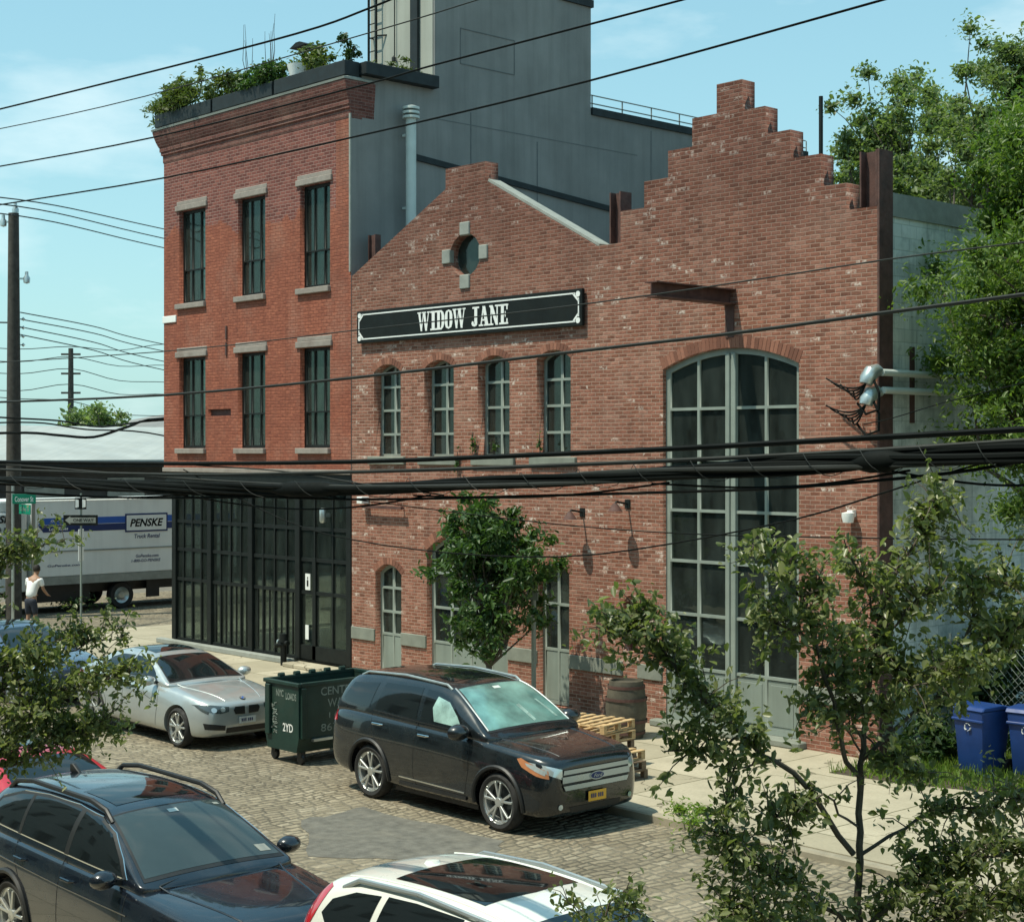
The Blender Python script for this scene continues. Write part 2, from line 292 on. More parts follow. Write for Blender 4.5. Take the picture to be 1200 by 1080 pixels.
# ------------------------------------------------------------------ mesh helpers
def chain(o):
    v = Vector((0, 0, 0))
    while o: v += o.location; o = o.parent
    return v
def meta(o, label=None, cat=None, group=None, kind=None):
    for k, v in (('label', label), ('category', cat), ('group', group), ('kind', kind)):
        if v: o[k] = v
    return o
def thing(name, label, cat, loc=(0, 0, 0), group=None):
    o = bpy.data.objects.new(name, None); COL.objects.link(o); o.location = loc; o.empty_display_size = .2
    return meta(o, label, cat, group)
def link(name, me, m, parent=None, world=True):
    """me holds world coordinates (world=True) or the parent's own frame"""
    if parent and world: me.transform(Matrix.Translation(-chain(parent)))
    o = bpy.data.objects.new(name, me); COL.objects.link(o)
    if parent: o.parent = parent
    for x in (m if isinstance(m, (list, tuple)) else [m]): me.materials.append(M[x] if isinstance(x, str) else x)
    return o
class MB:
    def __init__(s): s.v = []; s.f = []; s.mi = []; s.cur = 0
    def add(s, vs, fs):
        b = len(s.v); s.v += [tuple(v) for v in vs]; s.f += [tuple(i+b for i in f) for f in fs]; s.mi += [s.cur]*len(fs); return s
    def box(s, x0, x1, y0, y1, z0, z1):
        vs = [(x, y, z) for x in (x0, x1) for y in (y0, y1) for z in (z0, z1)]
        return s.add(vs, [(0, 1, 3, 2), (4, 6, 7, 5), (0, 4, 5, 1), (2, 3, 7, 6), (0, 2, 6, 4), (1, 5, 7, 3)])
    def bar(s, a, b, w, h, up=(0, 0, 1)):
        a, b = Vector(a), Vector(b); d = (b-a).normalized(); sx = d.cross(Vector(up)); sx = (sx if sx.length > 1e-4 else Vector((1, 0, 0))).normalized(); sz = sx.cross(d)
        vs = [p + sx*(w/2*i) + sz*(h/2*j) for p in (a, b) for i in (-1, 1) for j in (-1, 1)]
        return s.add(vs, [(0, 1, 3, 2), (4, 6, 7, 5), (0, 4, 5, 1), (2, 3, 7, 6), (0, 2, 6, 4), (1, 5, 7, 3)])
    def tube(s, pts, r, n=8, cap=True):
        pts = [Vector(p) for p in pts]; rs = r if isinstance(r, (list, tuple)) else [r]*len(pts); vs = []; fs = []
        px = None
        for i, p in enumerate(pts):
            d = (pts[min(i+1, len(pts)-1)]-pts[max(i-1, 0)]).normalized()
            if px is None: px = d.orthogonal().normalized()
            px = (px-d*px.dot(d)); px = px.normalized() if px.length > 1e-5 else d.orthogonal().normalized()
            py = d.cross(px)
            for k in range(n):
                a = 2*math.pi*k/n; vs.append(p+(px*math.cos(a)+py*math.sin(a))*rs[i])
        for i in range(len(pts)-1):
            for k in range(n): fs.append((i*n+k, i*n+(k+1) % n, (i+1)*n+(k+1) % n, (i+1)*n+k))
        if cap: fs.append(tuple(range(n-1, -1, -1))); fs.append(tuple((len(pts)-1)*n+k for k in range(n)))
        return s.add(vs, fs)
    def cyl(s, a, b, r, n=16): return s.tube([a, b], r, n)
    def lathe(s, prof, o=(0, 0, 0), ax='z', n=24):
        vs = []; fs = []; m = len(prof); o = Vector(o)
        for k in range(n):
            a = 2*math.pi*k/n; c, q = math.cos(a), math.sin(a)
            for r, h in prof: vs.append(o+(Vector((r*c, r*q, h)) if ax == 'z' else Vector((r*c, h, r*q)) if ax == 'y' else Vector((h, r*c, r*q))))
        for k in range(n):
            for i in range(m-1): fs.append((k*m+i, ((k+1) % n)*m+i, ((k+1) % n)*m+i+1, k*m+i+1))
        return s.add(vs, fs)
    def prism(s, poly, y0, y1, ax='y'):
        n = len(poly)
        P = (lambda a, b, d: (a, d, b)) if ax == 'y' else (lambda a, b, d: (d, a, b)) if ax == 'x' else (lambda a, b, d: (a, b, d))
        vs = [P(a, b, y0) for a, b in poly]+[P(a, b, y1) for a, b in poly]
        return s.add(vs, [tuple(range(n)), tuple(range(2*n-1, n-1, -1))]+[(i, i+n, (i+1) % n+n, (i+1) % n) for i in range(n)])
    def quad(s, a, b, c, d): return s.add([a, b, c, d], [(0, 1, 2, 3)])
    def mesh(s, name, smooth=False, bevel=0., seg=1):
        me = bpy.data.meshes.new(name); me.from_pydata(s.v, [], s.f)
        me.polygons.foreach_set('material_index', s.mi)
        bm = bmesh.new(); bm.from_mesh(me); bmesh.ops.recalc_face_normals(bm, faces=bm.faces)
        if bevel:
            ed = [e for e in bm.edges if e.is_manifold and e.calc_face_angle(0) > R(30)]
            bmesh.ops.bevel(bm, geom=ed, offset=bevel, segments=seg, affect='EDGES', profile=.6, clamp_overlap=True)
        bm.to_mesh(me); bm.free()
        if smooth: me.polygons.foreach_set('use_smooth', [True]*len(me.polygons)); me.set_sharp_from_angle(angle=R(38))
        me.update(); return me
    def build(s, name, m, parent=None, smooth=False, bevel=0., seg=1, world=True):
        return link(name, s.mesh(name, smooth, bevel, seg), m, parent, world)
def curve_mesh(polys, t):
    """filled 2-D outline with holes -> solid of thickness t (in x,y ; centred on z=0)"""
    cu = bpy.data.curves.new('c', 'CURVE'); cu.dimensions = '2D'; cu.fill_mode = 'BOTH'; cu.extrude = t/2
    for p in polys:
        sp = cu.splines.new('POLY'); sp.points.add(len(p)-1); sp.use_cyclic_u = True
        for q, (a, b) in zip(sp.points, p): q.co = (a, b, 0, 1)
    o = bpy.data.objects.new('c', cu); COL.objects.link(o)
    dg = bpy.context.evaluated_depsgraph_get(); me = bpy.data.meshes.new_from_object(o.evaluated_get(dg))
    bpy.data.objects.remove(o); bpy.data.curves.remove(cu); me.materials.clear(); return me
def sheet(name, polys, y0, y1, m, parent=None, plane='xz'):
    me = curve_mesh(polys, abs(y1-y0)); yc = (y0+y1)/2
    for v in me.vertices:
        a, b, c = v.co
        v.co = (a, yc+c, b) if plane == 'xz' else (yc+c, a, b) if plane == 'yz' else (a, b, yc+c)
    bm = bmesh.new(); bm.from_mesh(me); bmesh.ops.remove_doubles(bm, verts=bm.verts, dist=1e-5); bmesh.ops.recalc_face_normals(bm, faces=bm.faces); bm.to_mesh(me); bm.free()
    return link(name, me, m, parent)
def rect(x0, x1, z0, z1): return [(x0, z0), (x1, z0), (x1, z1), (x0, z1)]
def arch(x0, x1, z0, zs, zt, n=14):
    """opening with a segmental head: spring height zs, crown zt"""
    return [(x0, z0), (x1, z0)]+[(x1+(x0-x1)*i/n, zs+(zt-zs)*(1-(1-2*i/n)**2)) for i in range(n+1)]
def window(name, x0, x1, z0, zs, zt, xs, zs_list, bar, y, t, fm, gm, parent, glass=True, edge=None, panelz=None):
    """frame with one hole per light + a single pane mesh; xs / zs_list are the glazing-bar centres"""
    edge = edge or bar*1.4; out = arch(x0, x1, z0, zs, zt) if zt > zs else rect(x0, x1, z0, zt)
    top = lambda x: zs+(zt-zs)*(1-(1-2*(x-x0)/(x1-x0))**2)
    X = [x0]+list(xs)+[x1]; Z = [z0]+list(zs_list)+[None]; holes = []
    for i in range(len(X)-1):
        a = X[i]+(edge if i == 0 else bar/2); b = X[i+1]-(edge if i == len(X)-2 else bar/2)
        for j in range(len(Z)-1):
            lo = Z[j]+(edge if j == 0 else bar/2)
            if Z[j+1] is not None: holes.append(rect(a, b, lo, Z[j+1]-bar/2))
            else: holes.append([(a, lo), (b, lo)]+[(b+(a-b)*k/6, top(b+(a-b)*k/6)-edge) for k in range(7)])
    fr = sheet(name, [out]+holes, y, y+t, fm, parent)
    if glass: sheet('pane', [out], y+t*.45, y+t*.45+.008, gm, fr)
    return fr
_tc = {}
def text_mesh(txt, bold=0., shear=0., space=1.):
    cu = bpy.data.curves.new('t', 'FONT'); cu.body = txt; cu.size = 1; cu.offset = bold; cu.shear = shear; cu.space_character = space; cu.align_x = 'LEFT'; cu.extrude = 0; cu.resolution_u = 3
    o = bpy.data.objects.new('t', cu); COL.objects.link(o); dg = bpy.context.evaluated_depsgraph_get()
    me = bpy.data.meshes.new_from_object(o.evaluated_get(dg)); bpy.data.objects.remove(o); bpy.data.curves.remove(cu)
    vs = [v.co.copy() for v in me.vertices]; fs = [tuple(p.vertices) for p in me.polygons]; bpy.data.meshes.remove(me); return vs, fs
def letters(mb, txt, o, ex, ez, w, h, bold=.01, shear=0., space=1.):
    """fit txt into w x h, lower-left corner o, on the plane of ex / ez"""
    vs, fs = text_mesh(txt, bold, shear, space)
    if not vs: return
    x0, x1 = min(v.x for v in vs), max(v.x for v in vs); y0, y1 = min(v.y for v in vs), max(v.y for v in vs)
    o, ex, ez = Vector(o), Vector(ex), Vector(ez)
    mb.add([o+ex*((v.x-x0)/(x1-x0)*w)+ez*((v.y-y0)/(y1-y0)*h) for v in vs], fs)
def np_mesh(name, V, F):
    """V (n,3) and quads F (m,4) straight from numpy"""
    me = bpy.data.meshes.new(name); n, m = len(V), len(F)
    me.vertices.add(n); me.vertices.foreach_set('co', V.astype(np.float32).ravel())
    me.loops.add(m*4); me.loops.foreach_set('vertex_index', F.astype(np.int32).ravel())
    me.polygons.add(m); me.polygons.foreach_set('loop_start', np.arange(0, m*4, 4, dtype=np.int32)); me.polygons.foreach_set('loop_total', np.full(m, 4, dtype=np.int32))
    me.update(calc_edges=True); return me
def leaves(centres, size, droop=.3, aspect=.5, var=.35, fold=.25):
    """one folded leaf (two quads) at every centre; returns V, F"""
    c = np.asarray(centres); n = len(c)
    d = rng.normal(size=(n, 3)); d[:, 2] = d[:, 2]*.6-droop; d /= np.linalg.norm(d, axis=1)[:, None]
    nn = rng.normal(size=(n, 3))*.8+np.array([0, 0, 1.]); s = np.cross(d, nn); s /= np.linalg.norm(s, axis=1)[:, None]+1e-9; up = np.cross(s, d)
    L = (size*(1+var*rng.normal(size=n)).clip(.4, 1.8))[:, None]; w = L*aspect*.5
    bend = up*L*.12
    b = c-d*L*.5; t = c+d*L*.5-bend; q1 = c-d*L*.2; q2 = c+d*L*.18-bend*.2
    a1 = q1+s*w+up*w*fold; a2 = q1-s*w+up*w*fold; b1 = q2+s*w*.85+up*w*fold; b2 = q2-s*w*.85+up*w*fold
    V = np.stack([b, a1, b1, t, b2, a2], 1).reshape(-1, 3); k = np.arange(n)[:, None]*6
    F = np.concatenate([k+np.array([[0, 1, 2, 3]]), k+np.array([[0, 3, 4, 5]])], 0)
    return V, F
def leaf_obj(name, centres, size, m, parent, **k):
    V, F = leaves(centres, size, **k); return link(name, np_mesh(name, V, F), m, parent)
def blob(c, r, n): # n points in a soft ellipsoid
    p = rng.normal(size=(n, 3)); p /= np.linalg.norm(p, axis=1)[:, None]; return np.asarray(c)+p*np.asarray(r)*np.minimum(np.abs(rng.normal(size=n))*.62, 1.2)[:, None]
def jitter(a, b, amp, n=5):
    a, b = Vector(a), Vector(b); L = (b-a).length
    return [a.lerp(b, i/n)+(Vector(rng.normal(size=3))*amp*L*math.sin(math.pi*i/n) if 0 < i < n else Vector((0, 0, 0))) for i in range(n+1)]
def tree(name, label, cat, base, crown, radii, nclump, per, leaf, lm, trunk_r, group=None, bark='bark', clump_r=(.5, 1.), droop=.3, aspect=.5, shell=.55, trunk_to=None, squash=.75, lobes=None, seed=1):
    global rng
    rng = np.random.default_rng(seed)
    t = thing(name, label, cat, base, group); cr = np.asarray(crown, float); rad = np.asarray(radii, float)
    cl = []
    for i in range(nclump):
        p = rng.normal(size=3); p /= np.linalg.norm(p); k = shell+(1-shell)*rng.random()**.7 if rng.random() < .8 else rng.random()*shell
        if lobes:
            lc, lr = lobes[rng.integers(len(lobes))]; cl.append(np.asarray(lc)+p*np.asarray(lr)*k)
        else: cl.append(cr+p*rad*k*(1+.12*rng.normal()))
    b = MB(); top = Vector(trunk_to) if trunk_to else Vector((cr[0], cr[1], cr[2]+rad[2]*.3)); bs = Vector(base)
    tr = jitter(bs, top, .02, 8); rs = [trunk_r*(1.15-.95*i/8) for i in range(9)]; b.tube(tr, rs, 9)
    for i in range(0, nclump, 2 if nclump > 100 else 1):
        j = int(np.clip(2+rng.integers(6), 2, 7)); st = tr[j]; e = Vector(cl[i])
        b.tube(jitter(st, e, .07, 4), [rs[j]*.5, rs[j]*.38, rs[j]*.28, rs[j]*.18, rs[j]*.06], 5, cap=False)
    b.build('trunk', bark, t, smooth=True)
    pts = []
    for c in cl:
        r = clump_r[0]+(clump_r[1]-clump_r[0])*rng.random(); pts.append(blob(c, (r, r, r*squash), int(per*(.5+rng.random()))))
    leaf_obj('crown', np.concatenate(pts), leaf, lm, t, droop=droop, aspect=aspect)
    return t
# ------------------------------------------------------------------ setting
def flat(name, poly, z, m, kind='structure'):
    b = MB(); b.add([(x, y, z) for x, y in poly], [tuple(range(len(poly)))]); return meta(b.build(name, m), kind=kind)
flat('ground', [(-900, -300), (300, -300), (300, 900), (-900, 900)], -.03, 'asphalt_old')
flat('street', [(-14, -14.2), (120, -14.2), (120, -5.3), (-3.6, -5.3), (-3.6, 90), (-14, 90)], 0, 'cobble')
flat('street', [(-14, -60), (-3.6, -60), (-3.6, -14.2), (-14, -14.2)], 0, 'cobble')
b = MB(); b.prism([(-3.5, -5.15), (120, -5.15), (120, 90), (-3.5, 90)], -.02, .1, 'z'); meta(b.build('pavement', 'walk'), kind='structure')
b = MB(); b.prism([(-3.6, -5.3), (22.4, -5.3), (22.4, -5.15), (-3.5, -5.15), (-3.5, 90), (-3.6, 90)], -.02, .115, 'z')
b.prism([(22.43, -5.3), (120, -5.3), (120, -5.15), (22.43, -5.15)], -.02, .09, 'z'); meta(b.build('kerb', 'kerb', bevel=.02), kind='structure')
b = MB(); b.prism([(-3.6, -40), (120, -40), (120, -14.2), (-3.6, -14.2)], -.02, .11, 'z'); meta(b.build('pavement', 'walk'), kind='structure')
def wob(poly, a, n=5):
    out = []
    for i, p in enumerate(poly):
        q = poly[(i+1) % len(poly)]
        for k in range(n): f = k/n; out.append((p[0]+(q[0]-p[0])*f+rng.normal()*a, p[1]+(q[1]-p[1])*f+rng.normal()*a))
    return out
flat('road_patch', wob([(17.9, -7.5), (20.6, -7.4), (21.4, -8.2), (19.7, -9.6), (18.0, -8.6)], .06), .004, 'asphalt')
flat('road_patch', wob([(4.0, -8.4), (11.5, -8.2), (12.2, -9.7), (4.2, -10.6)], .1), .004, 'asphalt')
# ------------------------------------------------------------------ three storey corner building
B = thing('corner_building', 'three storey orange brick corner building with a black glazed shop front and grey side wall', 'building', (0, 0, 0))
WX = [(.72, 1.92), (3.33, 4.46), (5.83, 6.95)]; WZ = [(4.93, 7.15), (8.47, 10.75)]
holes = [rect(a, b_, lo, hi) for a, b_ in WX for lo, hi in WZ]
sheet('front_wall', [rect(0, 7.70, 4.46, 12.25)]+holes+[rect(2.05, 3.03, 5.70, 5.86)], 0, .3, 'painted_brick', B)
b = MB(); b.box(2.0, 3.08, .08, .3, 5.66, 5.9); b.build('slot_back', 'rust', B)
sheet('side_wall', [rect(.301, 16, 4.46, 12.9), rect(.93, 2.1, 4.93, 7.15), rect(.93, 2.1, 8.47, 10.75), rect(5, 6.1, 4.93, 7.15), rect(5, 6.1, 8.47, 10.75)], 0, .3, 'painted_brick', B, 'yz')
b = MB(); b.box(7.701, 7.706, .004, .302, 4.46, 12.0); b.build('party_wall_edge', 'stucco', B)
sheet('party_wall', [rect(.301, 16, .1, 13.1)], 7.40, 7.705, 'stucco', B, 'yz')
b = MB(); b.box(0.3, 7.4, 15.7, 16, .1, 12.9); b.build('rear_wall', 'stucco', B)
b = MB(); b.box(.301, 7.399, .301, 15.69, 12.7, 12.88); b.build('roof', 'roof_dark', B)
b = MB()
for z in (4.2, 7.7): b.box(.302, 7.398, .45, 15.68, z, z+.22)
b.box(.6, 7.39, 5.2, 5.3, .3, 4.19); b.box(.31, 7.39, 6.5, 6.6, 4.43, 7.69); b.box(.31, 7.39, 6.5, 6.6, 7.93, 12.69)
b.build('interior', 'room', B)
for (x0, x1) in WX:
    for k, (lo, hi) in enumerate(WZ):
        h = hi-lo
        xs = [x0+(x1-x0)*f for f in (1/3, 2/3)]
        window('window', x0+.002, x1-.002, lo, hi, hi, xs, [lo+h*.36], .03, .12, .07, 'black_metal', 'glass', B, edge=.07)
        b = MB(); b.box(x0-.13, x1+.09, -.05, .05, hi+.002, hi+.14); b.box(x0-.10, x1+.07, -.015, .05, hi+.1405, hi+.24); b.build('lintel', 'stone', B, bevel=.012)
        b = MB(); b.box(x0-.1, x1+.02, -.08, .1, lo-.13, lo-.003); b.build('sill', 'stone', B, bevel=.012)
for (lo, hi) in WZ:   # windows of the side street front (seen through the rooms)
    b = MB()
    for y in (.94, 1.5, 2.05): b.box(.1, .15, y, y+.04, lo, hi)
    b.box(.1, .15, .98, 2.05, lo+.8, lo+.84); b.build('side_window', 'black_metal', B)
b = MB()
for z0, z1 in ((7.12, 7.42), (7.51, 7.82)): b.box(2.82, 2.88, -.03, .02, z0, z1)
b.build('anchor_plate', 'rust', B)
b = MB(); b.box(-.03, .6, -.03, .02, 8.04, 8.21); b.build('corner_stone', 'white', B, bevel=.01)
b = MB(); b.box(7.665, 7.715, -.03, .0, 8.7, 12.1); b.build('downpipe', 'stone_grey', B)
# corbelled brick cornice wrapped round both corners
def wrap(prof, yb=.62, x0=0, x1=7.70, kr=.3):
    b = MB(); n = len(prof); vs = []
    for d, z in [(d_*.62, z_) for d_, z_ in prof]: vs += [(x0-d, yb, z), (x0-d, -d, z), (x1+d*kr, -d, z), (x1+d*kr, yb, z)]
    fs = [(i*4+k, i*4+k+1, i*4+4+k+1, i*4+4+k) for i in range(n-1) for k in range(3)]
    fs += [tuple(i*4 for i in range(n)), tuple(i*4+3 for i in range(n))[::-1]]
    return b.add(vs, fs)
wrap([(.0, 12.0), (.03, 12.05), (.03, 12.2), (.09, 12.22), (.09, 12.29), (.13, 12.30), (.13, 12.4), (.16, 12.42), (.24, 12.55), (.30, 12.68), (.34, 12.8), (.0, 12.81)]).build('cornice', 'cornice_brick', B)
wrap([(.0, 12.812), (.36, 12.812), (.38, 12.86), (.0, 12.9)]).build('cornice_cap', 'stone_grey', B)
b = MB(); b.box(.33, 7.39, .301, .62, 12.9, 12.905); b.build('roof_edge', 'roof_dark', B)
# shop front
b = MB(); b.box(.0, 7.72, -.05, .3, 4.35, 4.455); b.build('stone_band', 'stone', B, bevel=.01)
b = MB(); b.box(.1, 7.70, .0, .28, 4.0, 4.345); b.build('fascia_beam', 'black_metal', B)
post = [.42, 2.03, 3.79, 5.68, 7.58]; b = MB()
for x in post: b.box(x-.09, x+.09, .02, .2, .22, 3.998)
b.build('shopfront_post', 'black_metal', B, bevel=.01)
b = MB()
for x in (.8, 1.2, 1.61, 2.47, 2.9, 3.34, 4.26, 4.73, 5.2, 6.28, 6.95): b.box(x-.025, x+.025, .065, .14, .22, 3.998)
for z in (.24, 1.72, 2.45, 3.14, 3.95): b.box(.33, 7.66, .07, .13, z-.04, z+.04)
for x in (2.25, 2.68, 3.12, 3.55, 4.03, 4.5, 4.97, 5.42): b.box(x-.012, x+.012, .08, .125, .3, 1.68)
b.box(5.77, 7.48, .05, .15, .25, .55); b.box(6.22, 6.34, .05, .15, .25, 2.5)
b.build('shopfront_frame', 'black_metal', B)
b = MB(); b.box(.35, 7.64, .095, .103, .24, 3.98); b.build('shopfront_pane', 'shop_glass', B)
b = MB()   # side street shop front
for y in (.2, .95, 1.5, 2.2, 3.0, 3.9, 4.9): b.box(.33, .43, y, y+.1, .2, 4.19)
for z in (.22, 1.0, 1.72, 3.1, 4.1): b.box(.35, .41, .2, 5, z-.04, z+.04)
b.build('side_shopfront', 'black_metal', B)
b = MB(); b.box(.33, .5, 5.2, 15.7, .1, 4.4); b.build('side_base_wall', 'black_metal', B)
b = MB(); b.box(.5, 7.38, .3, 5.2, .1, .16); b.build('shop_floor', 'room_light', B)
for x in (2.6, 4.0, 5.4): b = MB(); b.box(x, x+.5, 3.2, 3.7, .16, .9); b.box(x-.15, x+.65, 3, 4, .89, .94); b.build('shop_counter', 'wood_old', B)
b = MB(); b.box(-.12, 5.6, -.16, .02, .1, .22); b.build('plinth', 'stone_grey', B, bevel=.015)
b = MB(); b.box(5.78, 7.55, -.45, .02, .1, .19); b.build('door_step', 'walk', B, bevel=.015)
b = MB(); b.box(5.96, 6.14, .048, .062, 1.78, 2.14); b.build('door_notice', 'white', B); b = MB(); b.box(5.96, 6.08, .048, .062, .68, 1.0); b.build('door_notice', 'white', B)
b = MB(); b.box(6.02, 6.08, .044, .0475, 1.86, 2.0); b.box(6.035, 6.065, .044, .0475, 2.02, 2.07); b.build('notice_print', 'sign_black', B)
b = MB(); b.lathe([(.0, 3.62), (.05, 3.62), (.075, 3.58), (.075, 3.34), (.05, 3.3), (0, 3.3)], (6.85, -.12, 0)); b.box(6.82, 6.88, -.06, .06, 3.42, 3.5); b.build('wall_lamp', 'zinc', B, smooth=True)
b = MB(); b.tube([(5.62, -.3, .1), (5.62, -.3, .62)], .07, 12); b.tube([(5.62, -.3, .62), (5.62, -.3, .8)], [.1, .085], 12); b.tube([(5.45, -.3, .6), (5.79, -.3, .6)], .055, 10); b.tube([(5.62, -.3, .55), (5.55, -.5, .55)], .05, 10)
t = thing('standpipe', 'short black two-way fire standpipe on the pavement by the glazed door', 'standpipe', (5.62, -.3, .1)); b.build('pipe_body', 'black_metal', t, smooth=True)
b = MB(); b.lathe([(0, 0), (.07, 0), (.07, .04), (0, .05)], (5.44, -.3, .6), 'x', 12); b.build('cap', 'zinc', t, smooth=True)
# stair tower on the roof
T0, T1 = (5.39, 2.34), (7.70, 7.33)
b = MB(); b.box(T0[0], T1[0]+.004, T0[1], T1[1], 13.101, 15.72); b.build('stair_tower', 'stucco', B)
b = MB(); b.box(T0[0]-.003, T1[0]-.05, T0[1]-.02, T0[1], 13.0, 15.72); b.build('tower_front', 'stucco_light', B)
b = MB(); b.box(T0[0]-.05, T1[0]+.06, 6.2, T1[1]+.05, 15.72, 15.9); b.box(T0[0]-.05, T1[0]+.06, 2.25, 6.2, 15.9, 16.05); b.build('tower_coping', 'dark_trim', B)
b = MB()
for (y0, z0, y1, z1) in ((3.1, 14.47, 4.77, 14.47), (3.1, 13.67, 4.77, 13.67), (3.1, 13.67, 3.1, 14.47), (4.77, 13.67, 4.77, 14.47)): b.bar((7.708, y0, z0), (7.708, y1, z1), .012, .02)
b.build('access_panel_trim', 'joint', B)
b = MB(); b.box(6.95, 7.2, 2.24, 2.32, 13.0, 15.7); b.build('tower_duct', 'dark_trim', B)
b = MB(); b.bar((6.35, 2.27, 13.9), (6.35, 2.27, 15.9), .02, .02); b.lathe([(0, 0), (.05, .02), (.05, .1), (0, .16)], (6.35, 2.25, 13.8)); b.build('tower_cable', 'wire_grey', B)
b = MB()
for x in (5.5, 5.78): b.bar((x, 2.18, 13.0), (x, 2.18, 16), .03, .05)
for i in range(9): b.bar((5.5, 2.18, 13.2+i*.32), (5.78, 2.18, 13.2+i*.32), .02, .02)
for i in range(3): b.bar((5.5, 2.18, 13.5+i), (5.5, 2.33, 13.5+i), .03, .03); b.bar((5.78, 2.18, 13.5+i), (6.0, 2.33, 13.5+i), .03, .03)
b.build('roof_ladder', 'black_metal', B)
b = MB(); b.box(7.38, 7.76, 7.34, 16, 13.1, 13.28); b.build('party_coping', 'dark_trim', B)
b = MB()
for i in range(9): b.bar((7.58, 7.5+i*1.08, 13.28), (7.58, 7.5+i*1.08, 13.62), .025, .025)
for z in (13.42, 13.62): b.bar((7.58, 7.4, z), (7.58, 16.1, z), .025, .025)
b.build('roof_railing', 'stone_grey', B)
b = MB(); b.bar((7.73, 1.55, 11.39), (7.73, 16, 10.2), .05, .13); b.build('wall_flashing', 'dark_trim', B)
b = MB()
for y, z0, z1 in ((5.5, 8.9, 12.2), (9.5, 9, 13), (3.4, 11.1, 12.6)): b.box(7.704, 7.712, y, y+.03, z0, z1)
b.box(7.704, 7.709, 2.4, 9, 12.3, 12.32); b.build('stucco_joint', 'joint', B)
b = MB(); b.tube([(7.98, 1.43, 8.6), (7.98, 1.43, 12.2)], .115, 16)
for z in (12.16, 12.26, 12.36): b.lathe([(.0, z-.02), (.19, z-.02), (.19, z+.03), (.1, z+.06), (0, z+.06)], (7.98, 1.43, 0), n=18)
b.bar((7.7, 1.43, 11.8), (7.98, 1.43, 11.8), .05, .05); b.bar((7.7, 1.43, 10.2), (7.98, 1.43, 10.2), .05, .05)
b.build('vent_pipe', 'pvc', B, smooth=True)
# roof edge planters
for i, (x0, x1) in enumerate(((-.14, 2.42), (2.5, 4.98), (5.06, 7.72))):
    lab = ['dark planter box at the left end of the roof edge under bushy grasses', 'dark planter box in the middle of the roof edge between two others, trailing plants', 'dark planter box at the right end of the front roof edge, under a clipped bush'][i]
    t = thing('roof_planter', lab, 'planter', (x0, -.2, 12.9), 'planters along the roof edge')
    b = MB(); b.box(x0, x1, -.18, .22, 12.9, 13.22); b.build('trough', 'dark_trim', t, bevel=.01)
    b = MB(); b.box(x0+.03, x1-.03, -.15, .19, 13.221, 13.225); b.build('earth', 'soil', t)
t = thing('roof_planter', 'long dark planter box along the side roof edge in front of the pale tower', 'planter', (7.6, .3, 12.9), 'planters along the roof edge')
b = MB(); b.box(7.46, 7.92, .24, 2.3, 12.95, 13.22); b.build('trough', 'dark_trim', t, bevel=.01)
b = MB(); b.box(7.49, 7.89, .27, 2.27, 13.221, 13.225); b.build('earth', 'soil', t)
def bush(name, label, cat, c, r, n, leaf, m, group=None, stems=6, **k):
    t = thing(name, label, cat, (c[0], c[1], c[2]-r[2]), group)
    b = MB()
    for i in range(stems):
        e = Vector(c)+Vector((rng.normal()*r[0]*.4, rng.normal()*r[1]*.4, r[2]*.6*rng.random())); b.tube(jitter((c[0]+rng.normal()*r[0]*.2, c[1], c[2]-r[2]), e, .06, 3), [.012, .01, .008, .004], 5)
    b.build('stem', 'bark', t)
    nb = max(4, n//60); pts = [blob(np.asarray(c)+rng.normal(size=3)*np.asarray(r)*.5, np.asarray(r)*.45, n//nb) for i in range(nb)]
    leaf_obj('foliage', np.concatenate(pts), leaf, m, t, **k); return t
G = 'plants in the roof planters'
bush('planter_grass', 'bushy yellow green grasses filling the left end of the roof planters', 'plant', (.55, -.02, 13.5), (1.0, .3, .38), 6000, .12, 'leaf_roof', G, droop=-.2, aspect=.25)
bush('planter_shrub', 'loose olive shrub behind the middle roof planter', 'plant', (2.9, .1, 13.55), (.85, .25, .45), 2600, .11, 'leaf_roof', G, droop=-.1, aspect=.35)
bush('planter_shrub', 'low green mound trailing over the middle roof planter', 'plant', (4.3, -.02, 13.38), (.9, .25, .28), 2800, .09, 'leaf_street', G)
bush('planter_shrub', 'tall airy shrub above the right roof planter', 'plant', (5.75, .3, 13.55), (.8, .4, .4), 1800, .10, 'leaf_roof', G, aspect=.4)
bush('planter_conifer', 'small dark conical bush at the front corner of the roof', 'plant', (7.45, .1, 13.48), (.2, .2, .3), 900, .07, 'leaf_dark', G)
bush('planter_grass', 'short pale grass in the side planter before the tower', 'plant', (7.5, 1.7, 13.32), (.14, .5, .18), 500, .1, 'leaf_roof', G, droop=-.3, aspect=.25)
t = thing('planter_vine', 'single tall thin sprig rising from the left roof planter', 'plant', (1.6, 0, 13.2), G)
b = MB(); b.tube(jitter((1.6, 0, 13.2), (1.72, 0, 14.15), .04, 4), .012, 5); b.build('stem', 'bark', t); leaf_obj('foliage', blob((1.68, 0, 14.05), (.12, .1, .14), 60), .1, 'leaf_roof', t)
t = thing('bare_canes', 'cluster of thin bare canes standing up over the middle roof planter', 'plant', (3.6, 0, 13.2), G)
b = MB()
for i in range(9): x = 3.2+rng.random()*1.5; b.tube(jitter((x, .1, 13.2), (x+rng.normal()*.1, .1, 14.4+rng.random()*.5), .02, 4), [.012, .01, .008, .006, .004], 5)
b.build('stem', 'pole_wood', t)
t = thing('roof_lamp', 'small dark flat-topped lamp post on the roof among the shrubs', 'lamp', (5.35, .5, 12.9)); b = MB(); b.bar((5.35, .5, 12.9), (5.35, .5, 14), .05, .05); b.prism([(5.05, 14.0), (5.7, 14.0), (5.45, 14.1), (5.3, 14.1)], .25, .75); b.build('lamp_head', 'black_metal', t)
